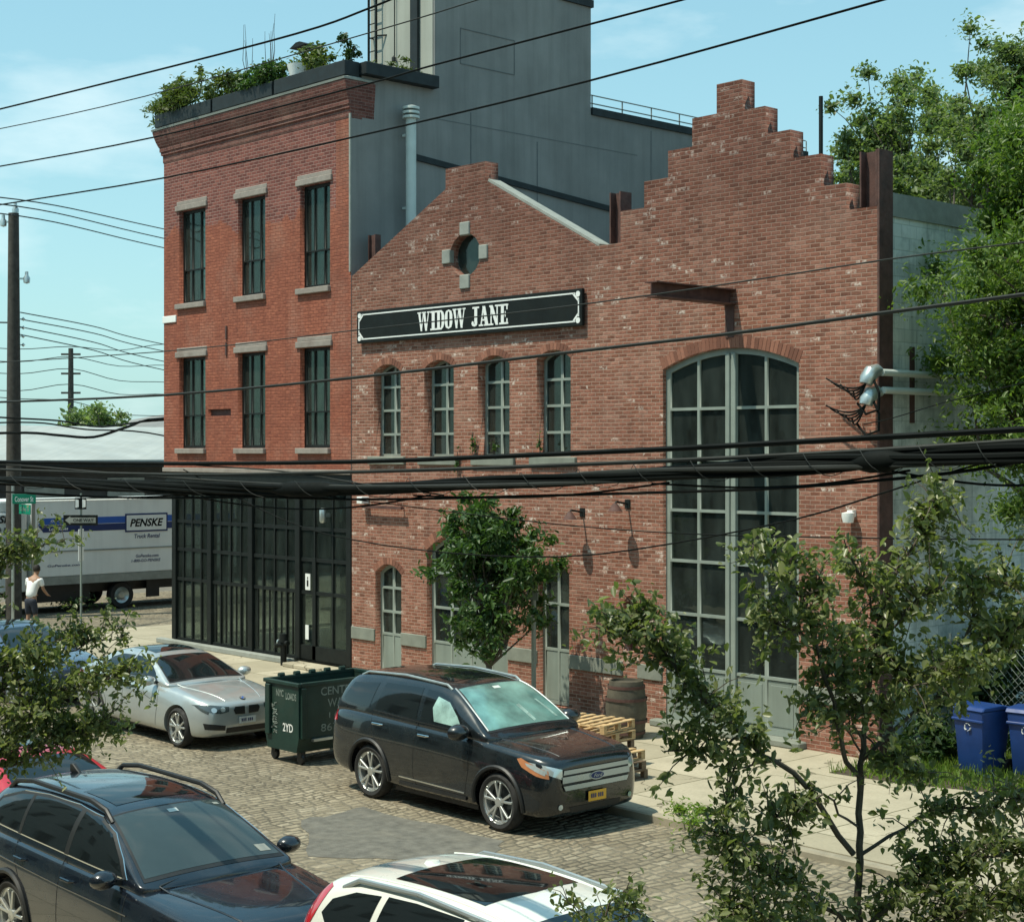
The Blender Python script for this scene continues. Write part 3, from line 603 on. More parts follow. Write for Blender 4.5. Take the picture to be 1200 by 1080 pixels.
b = MB(); b.lathe([(0, 13.22), (.2, 13.22), (.27, 13.5), (.24, 13.5), (0, 13.45)], (5.65, .1, 0), n=20); o = b.build('flower_pot', 'white', None, smooth=True); meta(o, 'pale round flower pot on the right roof planter under the airy shrub', 'pot')
# ------------------------------------------------------------------ brick warehouse
K = thing('brick_warehouse', 'old red brick warehouse with a small pitched gable and a larger stepped gable', 'building', (7.74, 0, 0))
out = [(7.735, .1), (21.06, .1), (21.06, 8.62), (20.49, 8.62), (20.49, 9.05), (20.0, 9.05), (20.0, 9.57), (19.4, 9.57), (19.4, 10.04), (18.88, 10.04), (18.88, 10.5), (18.4, 10.5), (18.4, 11.02), (17.86, 11.02), (17.86, 10.53), (17.32, 10.53), (17.32, 10.05), (16.77, 10.05), (16.77, 9.59), (16.21, 9.59), (16.21, 9.13), (15.64, 9.13), (15.64, 8.57), (15.02, 8.57), (12.02, 10.12), (12.02, 10.5), (10.83, 10.5), (10.83, 10.1), (7.735, 8.6)]
AW = [(8.5, 9.4, 6.67), (10.16, 11.08, 6.69), (11.8, 12.72, 6.71), (13.47, 14.38, 6.74)]
OC = [(11.42+.46*math.cos(a), 8.73+.43*math.sin(a)) for a in np.linspace(0, 2*math.pi, 16, endpoint=False)]
D1, D2, D3 = (8.55, 9.42, 2.3, 2.5), (10.24, 12.67, 2.85, 3.27), (13.5, 14.34, 2.6, 2.76)
BW = (16.65, 19.57, 6.27, 6.58)
hl = [arch(a, c, 4.75, z-.17, z) for a, c, z in AW]+[OC]+[arch(a, c, .11, s, z) for a, c, s, z in (D1, D2, D3, BW)]+[arch(15.7, 16.06, 1.3, 2.15, 2.3)]
sheet('front_wall', [out]+hl, 0, .34, 'brick', K)
M['voussoir'] = None
def vouss():
    t = NT('arch_brick'); g = t.new('ShaderNodeNewGeometry'); c = t.ramp(g.outputs['Random Per Island'], [(0, (.16, .066, .044)), (.5, (.25, .105, .068)), (1, (.35, .155, .102))])
    c = t.mix(t.mr(t.noise(g.outputs['Position'], 20., 3), .3, .7, .3, 0.), c, (.1, .06, .05)); return t.done(t.pbsdf(c, .9, 0., spec=.3))
M['voussoir'] = vouss()
for a, c, zs, zt in [(a, c, z-.17, z) for a, c, z in AW]+[(D1[0], D1[1], D1[2], D1[3]), (D2[0], D2[1], D2[2], D2[3]), (D3[0], D3[1], D3[2], D3[3]), (BW[0], BW[1], BW[2], BW[3])]:
    n = int((c-a)/.075); hw = (c-a)/2; rise = zt-zs; rad = (hw*hw+rise*rise)/(2*rise); cx_, cz_ = (a+c)/2, zt-rad; th = math.asin(min(1, hw/rad)); b = MB(); hh = .14 if c-a < 1.5 else .2
    for i in range(n):
        t0, t1 = -th+2*th*(i+.06)/n, -th+2*th*(i+.94)/n; h2 = hh*(.93+.12*rng.random())
        b.prism([(cx_+r*math.sin(q), cz_+r*math.cos(q)) for r, q in ((rad+.004, t0), (rad+.004, t1), (rad+h2, t1), (rad+h2, t0))], -.004-.003*rng.random(), .02)
    b.build('brick_arch', 'voussoir', K)
def hsec(x0, x1, y0, y1, z0, z1, t=.03):
    b = MB(); b.box(x0, x0+t, y0, y1, z0, z1); b.box(x1-t, x1, y0, y1, z0, z1); b.box(x0+t, x1-t, (y0+y1)/2-t/2, (y0+y1)/2+t/2, z0, z1); return b
hsec(20.72, 21.04, .02, .33, 8.64, 9.5).build('steel_post', 'rust', K); b = MB(); b.box(21.062, 21.1, -.005, .36, .1, 9.5); b.build('steel_post', 'rust', K)
hsec(15.33, 15.6, .04, .33, 8.59, 9.5).build('steel_post', 'rust', K); hsec(7.85, 8.1, .345, .5, 8.4, 9.5).build('steel_post', 'rust', K)
sheet('block_wall', [rect(.361, 16, .1, 8.5)], 20.76, 21.04, 'block', K, 'yz'); b = MB(); b.box(20.74, 21.07, .362, 16, 8.502, 8.87); b.build('block_parapet', 'stone_grey', K)
b = MB(); b.box(21.041, 21.06, .9, 1.02, 5.3, 6.5); b.build('wall_bracket', 'rust', K)
b = MB(); b.bar((12.05, .2, 10.14), (15.06, .2, 8.59), .3, .05); b.build('gable_coping', 'stone_grey', K)
b = MB()
b.box(7.75, 15.2, .345, 15.58, 8.0, 8.15); b.box(15.21, 20.74, .345, 15.58, 8.0, 8.2)
b.build('roof', 'roof_dark', K)
b = MB(); b.box(7.74, 20.75, 15.6, 15.9, .1, 8.25); b.build('rear_wall', 'stucco', K)
b = MB(); b.box(7.72, 20.74, .345, 15.5, .02, .13); b.box(7.72, 20.74, 8, 8.1, .13, 7.99); b.box(7.72, 16.2, .36, 8, 4.0, 4.2); b.box(16.2, 16.3, .36, 8, .13, 7.99); b.build('interior', 'room', K)
b = MB(); b.tube([(16.95, 1.6, .13), (16.95, 1.6, 2.1)], [.12, .12], 12); b.tube([(17.35, 1.4, 1.05), (17.4, 1.42, 1.6), (17.8, 1.5, 1.75), (18, 1.5, 1.3)], [.3, .42, .3, .1], 10); o = b.build('reflection_stack', 'white', None, smooth=True); meta(o, 'pale stack put just inside the tall arched window in place of a reflection', 'stack')  # pale shape added behind the glass to stand in for a reflection
b = MB(); b.box(16.9, 18.1, 1.0, 2.0, .13, 1.05); o = b.build('storage_crate', 'wood_old', None, bevel=.02); meta(o, 'brown crate just inside the tall arched window under the pale stack', 'crate')
for a, c, z in AW:
    window('arched_window', a+.002, c-.002, 4.75, z-.17, z, [(a+c)/2+.02], [5.21, 5.71, 6.2], .05, .2, .07, 'frame', 'glass_dark', K, edge=.05)
    b = MB(); b.box(a-.16, c+.16, -.06, .12, 4.58, 4.748); b.build('sill', 'band', K, bevel=.012)
q = aty(962, 113, .7); b = MB(); b.tube([(q.x, q.y, 8.2), (q.x, q.y, q.z)], .035, 8); b.build('antenna_mast', 'black_metal', K)
# oculus
b = MB(); n = len(OC)
b.prism([(11.42+.45*math.cos(a), 8.73+.42*math.sin(a)) for a in np.linspace(0, 2*math.pi, 16, endpoint=False)], .2, .21); b.build('oculus_pane', 'glass_dark', K)
for x0, x1, z0, z1 in ((11.28, 11.57, 9.12, 9.38), (11.28, 11.57, 8.06, 8.34), (10.74, 10.99, 8.6, 8.88), (11.85, 12.1, 8.6, 8.88)):
    b = MB(); b.box(x0, x1, -.035, .1, z0, z1); b.build('keystone', 'stone_grey', K, bevel=.015)
# doors
def door(name, d, xs, zs, zp, y=.14):
    a, c, s, z = d; fr = window(name, a+.002, c-.002, .13, s, z, xs, [zp]+zs, .05, y, .08, 'frame', 'glass_dark', K, edge=.07)
    b = MB()
    X = [a+.06]+xs+[c-.06]
    for i in range(len(X)-1): b.box(X[i]+.02, X[i+1]-.02, y+.012, y+.05, .2, zp-.03)
    b.build('door_panel', 'panel', fr, bevel=.012); return fr
door('arched_door', D1, [8.985], [1.5, 2.0], 1.03); door('arched_door', D2, [10.85, 11.45, 12.06], [1.7, 2.4], 1.0); door('arched_door', D3, [13.92], [2.0], 1.15)
fr = window('arched_entrance', BW[0]+.002, BW[1]-.002, .22, BW[2], BW[3], [17.39, 18.11, 18.84], [1.14, 2.06, 2.97, 3.84, 4.71, 5.58], .05, .08, .1, 'frame', 'glass_dark', K, edge=.1)
b = MB(); b.box(18.0, 18.09, .05, .2, .22, 6.5); b.box(18.13, 18.22, .05, .2, .22, 6.5); b.build('centre_stile', 'frame', fr, bevel=.008)
b = MB()
for x0, x1 in ((16.77, 17.36), (17.42, 17.99), (18.23, 18.81), (18.87, 19.45)): b.box(x0, x1, .1, .15, .3, 1.1); b.box(x0+.06, x1-.06, .09, .1, .36, 1.03)
b.build('door_panel', 'panel', fr, bevel=.01)
b = MB(); b.box(16.5, 19.72, -.2, .3, .1, .215); b.build('threshold', 'band', K, bevel=.02)
b = MB(); b.box(15.66, 16.1, .2, .33, 1.2, 2.4); b.build('niche_back', 'rust', K)
for x0, x1 in ((7.74, 8.545), (9.425, 10.235), (12.675, 13.495), (14.345, 15.695), (16.065, 16.645), (19.575, 21.06)):
    b = MB(); b.box(x0, x1, -.035, .1, .86, 1.12); b.build('stone_band', 'band', K, bevel=.01)
b = MB(); b.box(18.02, 18.28, -1.96, .2, 7.3, 7.32); b.box(18.02, 18.28, -1.96, .2, 7.53, 7.55); b.box(18.14, 18.16, -1.955, .2, 7.32, 7.53); b.build('hoist_beam', 'rust', K)
b = MB(); b.box(18.06, 18.24, -.02, .02, 6.75, 7.3); b.build('beam_shadow_plate', 'rust', K)  # dark plate painting in the beam's shadow on the wall
def wlamp(x, z, lab):
    t = thing('wall_lamp', lab, 'lamp', (x, 0, z), 'lamps on the brick wall')
    b = MB(); b.tube([(x, 0, z), (x, -.3, z+.05), (x, -.33, z)], .018, 8); b.box(x-.06, x+.06, -.02, 0, z-.08, z+.08); b.build('arm', 'black_metal', t)
    b = MB(); b.lathe([(.03, .08), (.05, .06), (.13, -.06), (.12, -.06), (0, .03)], (x, -.33, z-.06)); b.build('lamp_shade', 'rust', t, smooth=True)
wlamp(14.69, 3.74, 'small rusty wall lamp on the brick, nearer the street tree crown'); wlamp(15.82, 3.92, 'small rusty wall lamp on the brick, nearer the tall arched window')
t = thing('security_camera', 'small white security camera high on the brick right of the tall arched window', 'camera', (20.62, 0, 3.84))
b = MB(); b.lathe([(0, -.1), (.08, -.09), (.1, 0), (.1, .06), (0, .08)], (20.62, -.14, 3.84)); b.box(20.57, 20.67, -.1, 0, 3.84, 3.94); b.build('housing', 'white', t, smooth=True)
t = thing('wall_light_bar', 'thin dark bar with a white box on the brick above the left arched door', 'light bar', (8.26, 0, 3.8))
b = MB(); b.box(8.28, 9.6, -.16, -.1, 3.66, 3.72); b.bar((8.35, 0, 3.69), (8.35, -.13, 3.69), .03, .03); b.bar((9.5, 0, 3.69), (9.5, -.13, 3.69), .03, .03); b.build('rail', 'rust', t); b = MB(); b.box(8.16, 8.34, -.2, 0, 3.75, 3.9); b.build('box', 'white', t, bevel=.01)
# window weeds
for i, (x, z, s) in enumerate(((11.72, 4.95, .28), (12.35, 4.9, .22), (13.62, 4.95, .22), (11.25, 4.55, .3))):
    t = thing('wall_weed', ['green weed growing up the left side of the third arched window', 'green weed on the sill inside the third arched window', 'small weed at the left foot of the fourth arched window', 'green weed on the wall left below the third arched window'][i], 'weed', (x, -.05, z-s), 'weeds on the window sills')
    b = MB(); b.tube(jitter((x, -.03, z-s), (x, -.06, z+s), .05, 3), .008, 5); b.build('stem', 'bark', t); leaf_obj('foliage', blob((x, -.06, z+.05), (.1, .05, s*1.0), 40), .07, 'leaf_street', t)
# the sign, lettered in a condensed slab-serif face
t = thing('shop_sign', 'long black signboard with white border reading WIDOW JANE above the arched windows', 'sign', (8.05, -.1, 7.12))
SX0, SX1, SZ0, SZ1 = 8.05, 14.78, 7.14, 7.82
b = MB(); b.box(SX0, SX1, -.11, -.03, SZ0, SZ1); b.build('board', 'sign_black', t, bevel=.01)
b = MB(); b.box(SX0+.3, SX0+.4, -.03, 0, SZ0+.1, SZ1-.1); b.box(SX1-.4, SX1-.3, -.03, 0, SZ0+.1, SZ1-.1); b.build('bracket', 'black_metal', t)
b = MB(); ins = .07; a0, a1, c0, c1 = SX0+ins, SX1-ins, SZ0+ins, SZ1-ins; w = .026
b.box(a0+.1, a1-.1, -.118, -.109, c0, c0+w); b.box(a0+.1, a1-.1, -.118, -.109, c1-w, c1); b.box(a0, a0+w, -.118, -.109, c0+.1, c1-.1); b.box(a1-w, a1, -.118, -.109, c0+.1, c1-.1)
for cx_, sx in ((a0, 1), (a1, -1)):
    for cz_, sz in ((c0, 1), (c1, -1)):
        b.lathe([(.0, -.1175), (.055, -.1175), (.055, -.109), (0, -.109)], (cx_+sx*.03, 0, cz_+sz*.03), 'y', 12); b.bar((cx_+sx*.02, -.114, cz_+sz*.15), (cx_+sx*.15, -.114, cz_+sz*.02), .008, .035)
b.build('border', 'white', t)
b = MB()

GL = {'W': (1.15, [[(.04, 1), (.2, 1), (.36, .0), (.24, 0)], [(.5, 1), (.36, 0), (.29, .0), (.46, 1)], [(.46, 1), (.64, 1), (.8, 0), (.66, 0)], [(.98, 1), (.80, 0), (.72, 0), (.92, 1)], [(-.02, 1), (.28, 1), (.28, .93), (-.02, .93)], [(.4, 1), (.7, 1), (.7, .93), (.4, .93)], [(.84, 1), (1.06, 1), (1.06, .93), (.84, .93)]]),
 'I': (.5, [rect(.12, .34, 0, 1), rect(.0, .46, 0, .09), rect(.0, .46, .91, 1)]),
 'D': (.74, [rect(.1, .3, 0, 1), rect(0, .45, 0, .09), rect(0, .45, .91, 1), [(.45, 1), (.6, .9), (.68, .7), (.68, .3), (.6, .1), (.45, 0), (.42, .09), (.48, .25), (.48, .75), (.42, .91)]]),
 'O': (.74, [[(.05, .3), (.13, .08), (.35, 0), (.35, .07), (.26, .15), (.25, .5), (.26, .85), (.35, .93), (.35, 1), (.13, .92), (.05, .7)], [(.65, .3), (.57, .08), (.35, 0), (.35, .07), (.44, .15), (.45, .5), (.44, .85), (.35, .93), (.35, 1), (.57, .92), (.65, .7)]]),
 'J': (.66, [rect(.28, .48, .22, 1), rect(.14, .62, .91, 1), [(.48, .22), (.44, .06), (.28, 0), (.12, .04), (.05, .16), (.1, .28), (.2, .26), (.22, .14), (.28, .12), (.28, .22)]]),
 'A': (.86, [[(.3, 1), (.5, 1), (.74, 0), (.52, 0)], [(.3, 1), (.36, .88), (.2, 0), (.12, 0)], rect(.2, .58, .26, .34), rect(0, .32, 0, .08), rect(.44, .84, 0, .08)]),
 'N': (.86, [rect(.1, .18, 0, 1), [(.06, 1), (.28, 1), (.68, 0), (.5, 0)], rect(.6, .68, 0, 1), rect(0, .3, 0, .08), rect(.48, .82, .92, 1), rect(0, .2, .92, 1)]),
 'E': (.72, [rect(.1, .3, 0, 1), rect(0, .62, 0, .09), rect(0, .62, .91, 1), rect(.3, .46, .46, .54), rect(.41, .46, .36, .64), rect(.54, .62, 0, .28), rect(.54, .62, .72, 1)]), ' ': (.42, [])}
b = MB(); adv = sum(GL[ch][0] for ch in 'WIDOW JANE'); x = 0; LX0, LX1 = 10.1, 12.82; q = 0; LH = .385
for ch in 'WIDOW JANE':
    if ch == ' ': b.build('lettering', 'white', t); b = MB()
    for pl in GL[ch][1]:
        q += 1; mu = sum(u for u, v in pl)/len(pl); b.prism([(LX0+(x+mu+(u-mu)*1.16)*(LX1-LX0)/adv, 7.285+v*LH) for u, v in pl], -.1135-.0004*(q % 9), -.109)
    x += GL[ch][0]
b.build('lettering', 'white', t)
# electric service: conduits and weatherheads
for i, (z, y0, lab) in enumerate(((6.06, -.06, 'upper of two grey conduits with a domed weatherhead on the block wall corner'), (5.79, -.02, 'lower of two grey conduits with a domed weatherhead on the block wall corner'))):
    t = thing('service_conduit', lab, 'conduit', (21.18, y0, z), 'conduits on the block wall')
    b = MB(); b.tube([(21.18, 9, z), (21.18, y0, z)], .055, 12); b.build('pipe', 'pvc', t, smooth=True)
    b = MB(); c = Vector((21.14-.03*i, y0-.12, z-.02-.05*i)); b.tube([c+Vector((0, .16, .03)), c+Vector((0, .05, .05)), c+Vector((-.03, -.06, .01)), c+Vector((-.06, -.12, -.09)), c+Vector((-.07, -.14, -.16))], [.06, .10, .125, .12, .10], 14); b.build('weatherhead', 'zinc', t, smooth=True)
    b = MB()
    for k in range(5):
        a = c+Vector((-.07, -.14, -.16)); e = c+Vector((-.35-.12*k+rng.normal()*.03, -.1, -.25-.1*i+.05*k)); mid = (a+e)/2+Vector((.05*k-.05, -.05, -.38+.04*k)); b.tube([a.lerp(mid, f)*(1-f)+mid.lerp(e, f)*f for f in np.linspace(0, 1, 9)], .014, 6)
    b.tube([c+Vector((.02, -.1, -.05)), c+Vector((.16, -.12, -.3)), c+Vector((.14, -.1, -.55)), c+Vector((-.08, -.12, -.62)), c+Vector((-.25, -.1, -.45))], .02, 6); b.build('service_wire', 'wire', t)
# things on the pavement by the wall
t = thing('barrel', 'dark weathered oak barrel standing behind the pallets by the tall arched window', 'barrel', (17.0, -1.3, .1))
b = MB(); pr = [(0, .02), (.26, .0), (.29, .15), (.325, .45), (.29, .75), (.26, .9), (.24, .9), (.235, .86), (0, .86)]; b.lathe([(r*1.08, z*1.05+.1) for r, z in pr], (17.0, -1.3, 0), n=28); b.build('staves', 'barrel', t, smooth=True)
for z, r in ((.17, .315), (.36, .348), (.72, .348), (.92, .312)):
    b = MB(); b.lathe([(r, z), (r+.006, z), (r+.006, z+.05), (r, z+.05)], (17.0, -1.3, 0), n=28); b.build('hoop', 'rust', t)
def pallet(x, y, z, rot, lab, old, group='wooden pallets stacked by the wall'):
    t = thing('pallet', lab, 'pallet', (0, 0, 0), group); m = 'wood_old' if old else 'wood'
    b = MB()
    for i in range(6): b.box(-.6+i*.22, -.5+i*.22, -.5, .5, .115, .135)
    for i in (0, 2.5, 5): b.box(-.6+i*.22, -.5+i*.22, -.5, .5, 0, .02)
    b.build('deck', m, t, bevel=.004, world=False)
    b = MB()
    for y_ in (-.5, -.05, .4):
        for x_ in (-.6, -.05, .5): b.box(x_, x_+.1, y_, y_+.1, .021, .09)
        b.box(-.6, .6, y_, y_+.1, .0915, .1145)
    b.build('bearer', m, t, bevel=.004, world=False); t.location = (x, y, z); t.rotation_euler = (0, 0, rot); t.scale = (.82, .82, 1); return t
for i in range(4): pallet(18.3+.03*math.sin(i*3), -3.4+.03*math.cos(i*5), .1+.1365*i, .05+.06*math.sin(i*2), ['lowest dark pallet of the taller stack right of the black car', 'second dark pallet from the ground in the taller stack', 'third dark pallet up in the taller stack', 'pale pallet near the top of the taller stack, under the crooked one'][i], i < 3)
pallet(18.3, -3.42, .1+.1365*4+.012, .16, 'pale new pallet lying crooked on top of the taller stack', False)
for i in range(3): pallet(19.05+.03*math.sin(i*2+1), -3.98, .1+.1365*i, -.06+.07*math.cos(i*3), ['lowest pallet of the shorter stack at the kerb end', 'middle pallet of the shorter stack at the kerb end', 'pale pallet on top of the shorter stack at the kerb end'][i], i < 2)
t = thing('parking_sign_post', 'thin grey green steel sign post on the pavement right of the street tree', 'post', (14.55, -1.1, .1)); b = MB(); b.box(14.52, 14.58, -1.13, -1.07, .1, 2.7); b.build('post', 'frame', t)
b = MB(); b.box(14.4, 14.7, -1.14, -1.132, 2.2, 2.65); b.build('sign_plate', 'frame', t)

# unseen row of houses behind the camera, added for reflections and near-pavement shade
t = thing('opposite_building', 'plain unseen building across the street, added for reflections in the panes and shade', 'building', (12, -26, 0))
sheet('front_wall', [rect(-3, 62, 0, 11.5)]+[rect(x, x+1.1, z, z+1.9) for x in np.arange(-1.5, 60, 2.6) for z in (1.2, 4.6, 8.2) if not 33.5 < x+.5 < 37.5], -21.75, -21.45, 'stone_grey', t)
b = MB(); b.box(-3, 62, -34, -21.76, 11.2, 11.4); b.box(-3, 62, -34.3, -34, 0, 11.19); b.box(-3.2, -3, -34, -21.76, 0, 11.19); b.box(62, 62.2, -34, -21.76, 0, 11.19); b.build('roof_and_sides', 'roof_dark', t)
b = MB(); b.box(-2.9, 61.9, -23.0, -22.9, 0, 11.19); b.build('interior', 'room', t)
# ------------------------------------------------------------------ vehicles
def ev_mesh(me, mods):
    o = bpy.data.objects.new('tmp', me); COL.objects.link(o)
    for ty, kw in mods:
        m = o.modifiers.new('m', ty)
        for k, v in kw.items(): setattr(m, k, v)
    dg = bpy.context.evaluated_depsgraph_get(); r = bpy.data.meshes.new_from_object(o.evaluated_get(dg)); bpy.data.objects.remove(o); return r
def loft(sections, cap0=True, cap1=True):
    b = MB(); n = len(sections[0]); vs = [p for s in sections for p in s]; fs = []
    for i in range(len(sections)-1):
        for k in range(n): fs.append((i*n+k, i*n+(k+1) % n, (i+1)*n+(k+1) % n, (i+1)*n+k))
    def cap(o, flip):   # ladder of quads across a symmetric loop (point k mirrors n-k)
        out = []
        for k in range(n//2):
            q = [o+k, o+k+1, o+(n-k-1) % n, o+(n-k) % n]; q = list(dict.fromkeys(q)); out.append(tuple(q[::-1] if flip else q))
        return out
    if cap0: fs += cap(0, False)
    if cap1: fs += cap((len(sections)-1)*n, True)
    b.add(vs, fs); return b.mesh('loft')
def mirror_loop(h): # h: half section, first and last on y=0
    return h+[(x, -y, z) for x, y, z in h[-2:0:-1]]
def body_section(x, zb, zt, wm, wt, cr=.03, fl=0.):
    H = zt-zb
    return mirror_loop([(x, 0, zb), (x, wm*.86, zb), (x, wm*.965, zb+.05), (x, wm*(1.0+fl), zb+H*.28), (x, wm, zb+H*.55), (x, (wm*.45+wt*.55)+.012, zb+H*.8), (x, wt, zt-.035), (x, wt-.05, zt), (x, wt*.55, zt+cr*.8), (x, 0, zt+cr)])
def cabin_section(x, zr, zbelt, wb, tum, cr=.03):
    h = max(zr-zbelt, .01); wt = wb-tum*h; k = min(1, h/.35)
    return mirror_loop([(x, 0, zbelt-.12), (x, wb*.98, zbelt-.12), (x, wb, zbelt-.005), (x, wb+(wt-wb)*.5, zbelt+h*.5), (x, wt+.02*k, zr-.13*k), (x, wt-.05*k, zr-.035*k), (x, wt-.14, zr-.005), (x, wt*.5, zr+cr*.7), (x, 0, zr+cr)])
class Car:
    def __init__(s, name, label, cat, P, paint, group=None):
        s.P = P; s.paint = paint
        s.t = thing(name, label, cat, (0, 0, 0), group)
        low = ev_mesh(loft([body_section(*a) for a in P['body']]), [('SUBSURF', dict(levels=2, render_levels=2))])
        cab = ev_mesh(loft([cabin_section(*a) for a in P['cabin']]), [('SUBSURF', dict(levels=2, render_levels=2))])
        low.materials.append(M[paint])
        cut = MB(); wr = P['wr']+.055
        for x in P['axles']:
            for sy in (-1, 1): cut.tube([(x, sy*(P['w']-.27), P['wr']), (x, sy*(P['w']+.4), P['wr'])], wr, 40)
        cm = cut.mesh('cut'); cm.materials.append(M['black_plastic']); co = bpy.data.objects.new('cut', cm); COL.objects.link(co)
        low2 = ev_mesh(low, [('BOOLEAN', dict(operation='DIFFERENCE', object=co, solver='EXACT', material_mode='TRANSFER'))]); bpy.data.objects.remove(co)
        low2.materials.clear()
        bm = bmesh.new(); bm.from_mesh(low2); nf = len(bm.faces); bm.from_mesh(cab)
        bm.faces.ensure_lookup_table()
        for i, f in enumerate(bm.faces):
            if i >= nf: f.material_index = 0
        me = bpy.data.meshes.new('body'); bm.to_mesh(me); 
        s.bvh = BVHTree.FromBMesh(bm); bm.free()
        me.polygons.foreach_set('use_smooth', [True]*len(me.polygons)); me.set_sharp_from_angle(angle=R(32))
        s.body = link('body', me, [paint, 'black_plastic'], s.t, False)
        s.wheels()
    def hit(s, o, d):
        r = s.bvh.ray_cast(Vector(o), Vector(d)); return r if r[0] is not None else None
    def decal(s, name, m, poly, o, ex, ez, d, off=.004, parent=None, cell=.05, thick=0.):
        """a panel following the body: polygon on the plane (o,ex,ez) pressed along d onto the skin"""
        o, ex, ez, d = Vector(o), Vector(ex).normalized(), Vector(ez).normalized(), Vector(d).normalized()
        bm = bmesh.new(); vs = [bm.verts.new((a, c, 0)) for a, c in poly]; bm.faces.new(vs)
        for ax in (0, 1):
            lo = min(p[ax] for p in poly); hi = max(p[ax] for p in poly); k = lo+cell
            while k < hi-.005:
                no = Vector((1, 0, 0)) if ax == 0 else Vector((0, 1, 0))
                bmesh.ops.bisect_plane(bm, geom=bm.verts[:]+bm.edges[:]+bm.faces[:], plane_co=no*k, plane_no=no); k += cell
        miss = []; deps = []
        for v in bm.verts:
            p = o+ex*v.co.x+ez*v.co.y; r = s.hit(p-d*3, d)
            if r: v.co = r[0]-d*off; deps.append((r[0]-p).dot(d))
            else: miss.append((v, p))
        md = sum(deps)/len(deps) if deps else 0
        for v, p in miss: v.co = p+d*(md-off)
        bmesh.ops.recalc_face_normals(bm, faces=bm.faces)
        for f in bm.faces:
            if f.normal.dot(d) > 0: f.normal_flip()
        me = bpy.data.meshes.new(name); bm.to_mesh(me); bm.free()
        me.polygons.foreach_set('use_smooth', [True]*len(me.polygons))
        return link(name, me, m, parent or s.t, False)
    def side(s, name, m, poly, sy, off=.004, **k): return s.decal(name, m, poly, (0, 0, 0), (1, 0, 0), (0, 0, 1), (0, -sy, 0), off, **k)
    def front(s, name, m, poly, off=.006, sx=1, **k): return s.decal(name, m, poly, (0, 0, 0), (0, 1, 0), (0, 0, 1), (-sx, 0, 0), off, **k)
    def above(s, name, m, poly, off=.004, **k): return s.decal(name, m, poly, (0, 0, 0), (1, 0, 0), (0, 1, 0), (0, 0, -1), off, **k)
    def screen(s, name, m, poly, a, c, off=.005, **k):
        """windscreen-like: a and c are (x,z) of its lower and upper edge, polygon in (y, 0..1 up)"""
        a, c = Vector((a[0], 0, a[1])), Vector((c[0], 0, c[1])); e = c-a; L = e.length; e.normalize(); n = Vector((0, 1, 0)).cross(e)
        if n.z < 0: n = -n
        return s.decal(name, m, [(y, u*L) for y, u in poly], a, (0, 1, 0), e, -n, off, **k)
    def wheels(s):
        P = s.P; r = P['wr']; w = .2; rr = r*P.get('rimk', .72)
        for x in P['axles']:
            for sy in (-1, 1):
                y0 = sy*(P['w']-.02)
                pr = [(rr, -w), (r-.035, -w), (r-.008, -w+.03), (r, -w+.06), (r, -.045), (r-.012, -.018), (r-.045, 0), (rr+.02, -.008), (rr, -.02)]
                b = MB(); b.lathe([(a, y0+sy*h) for a, h in pr], (x, 0, r), 'y', 40); wh = b.build('wheel', 'tyre', s.t, smooth=True, world=False)
                b = MB(); b.lathe([(rr+.004, y0-sy*.012), (rr+.004, y0-sy*.03), (rr-.03, y0-sy*.035), (rr-.045, y0-sy*.16), (0, y0-sy*.17)], (x, 0, r), 'y', 32)
                n = P.get('spokes', 5); tw = P.get('twin', .16)
                for k in range(n):
                    for dl in ((-tw, tw) if tw else (0,)):
                        a = 2*math.pi*k/n+.3; a2 = a+dl
                        p0 = Vector((x+.05*math.cos(a), y0-sy*.035, r+.05*math.sin(a))); p1 = Vector((x+(rr-.015)*math.cos(a2), y0-sy*.022, r+(rr-.015)*math.sin(a2))); b.bar(p0, p1, .03 if tw else .055, .03, (0, 1, 0))
                b.lathe([(0, y0-sy*.012), (.06, y0-sy*.016), (.07, y0-sy*.05)], (x, 0, r), 'y', 16)
                b.build('rim', 'rim', wh, smooth=False, bevel=.004, world=False)
                b = MB(); b.lathe([(0, y0-sy*.11), (rr-.06, y0-sy*.11), (rr-.05, y0-sy*.13)], (x, 0, r), 'y', 24); b.build('brake_disc', 'dark_trim', wh, world=False)
                if P.get('flare'):
                    b = MB(); pts = []
                    for a in np.linspace(R(-8), R(188), 22):
                        px, pz = x+(r+.075)*math.cos(a), r+(r+.075)*math.sin(a); h = s.hit((px, sy*3, pz), (0, -sy, 0)); pts.append((px, (h[0].y if h and abs(h[0].y) > P['w']*.8 else sy*(P['w']-.03))+sy*.004, pz))
                    b.tube(pts, P['flare'], 6); b.build('arch_trim', P.get('flare_m', 'black_plastic'), s.t, smooth=True, world=False)
        b = MB(); b.box(P['axles'][0]+P['wr']+.1, P['axles'][1]-P['wr']-.1, -P['w']+.12, P['w']-.12, .19, .5); b.box(P['axles'][1]-.25, P['axles'][1]+.3, -.3, .3, .2, .5); b.build('underbody', 'black_plastic', s.t, world=False)
    def seam(s, poly, sy, m='black_plastic', r=.004, name='door_seam'):
        b = MB(); pts = []
        for i in range(len(poly)-1):
            (x0, z0), (x1, z1) = poly[i], poly[i+1]
            for f in np.linspace(0, 1, 7)[:-1 if i < len(poly)-2 else None]:
                h = s.hit((x0+(x1-x0)*f, sy*3, z0+(z1-z0)*f), (0, -sy, 0))
                if h: pts.append(h[0])
        if len(pts) > 1: b.tube(pts, r, 4); b.build(name, m, s.t, world=False)
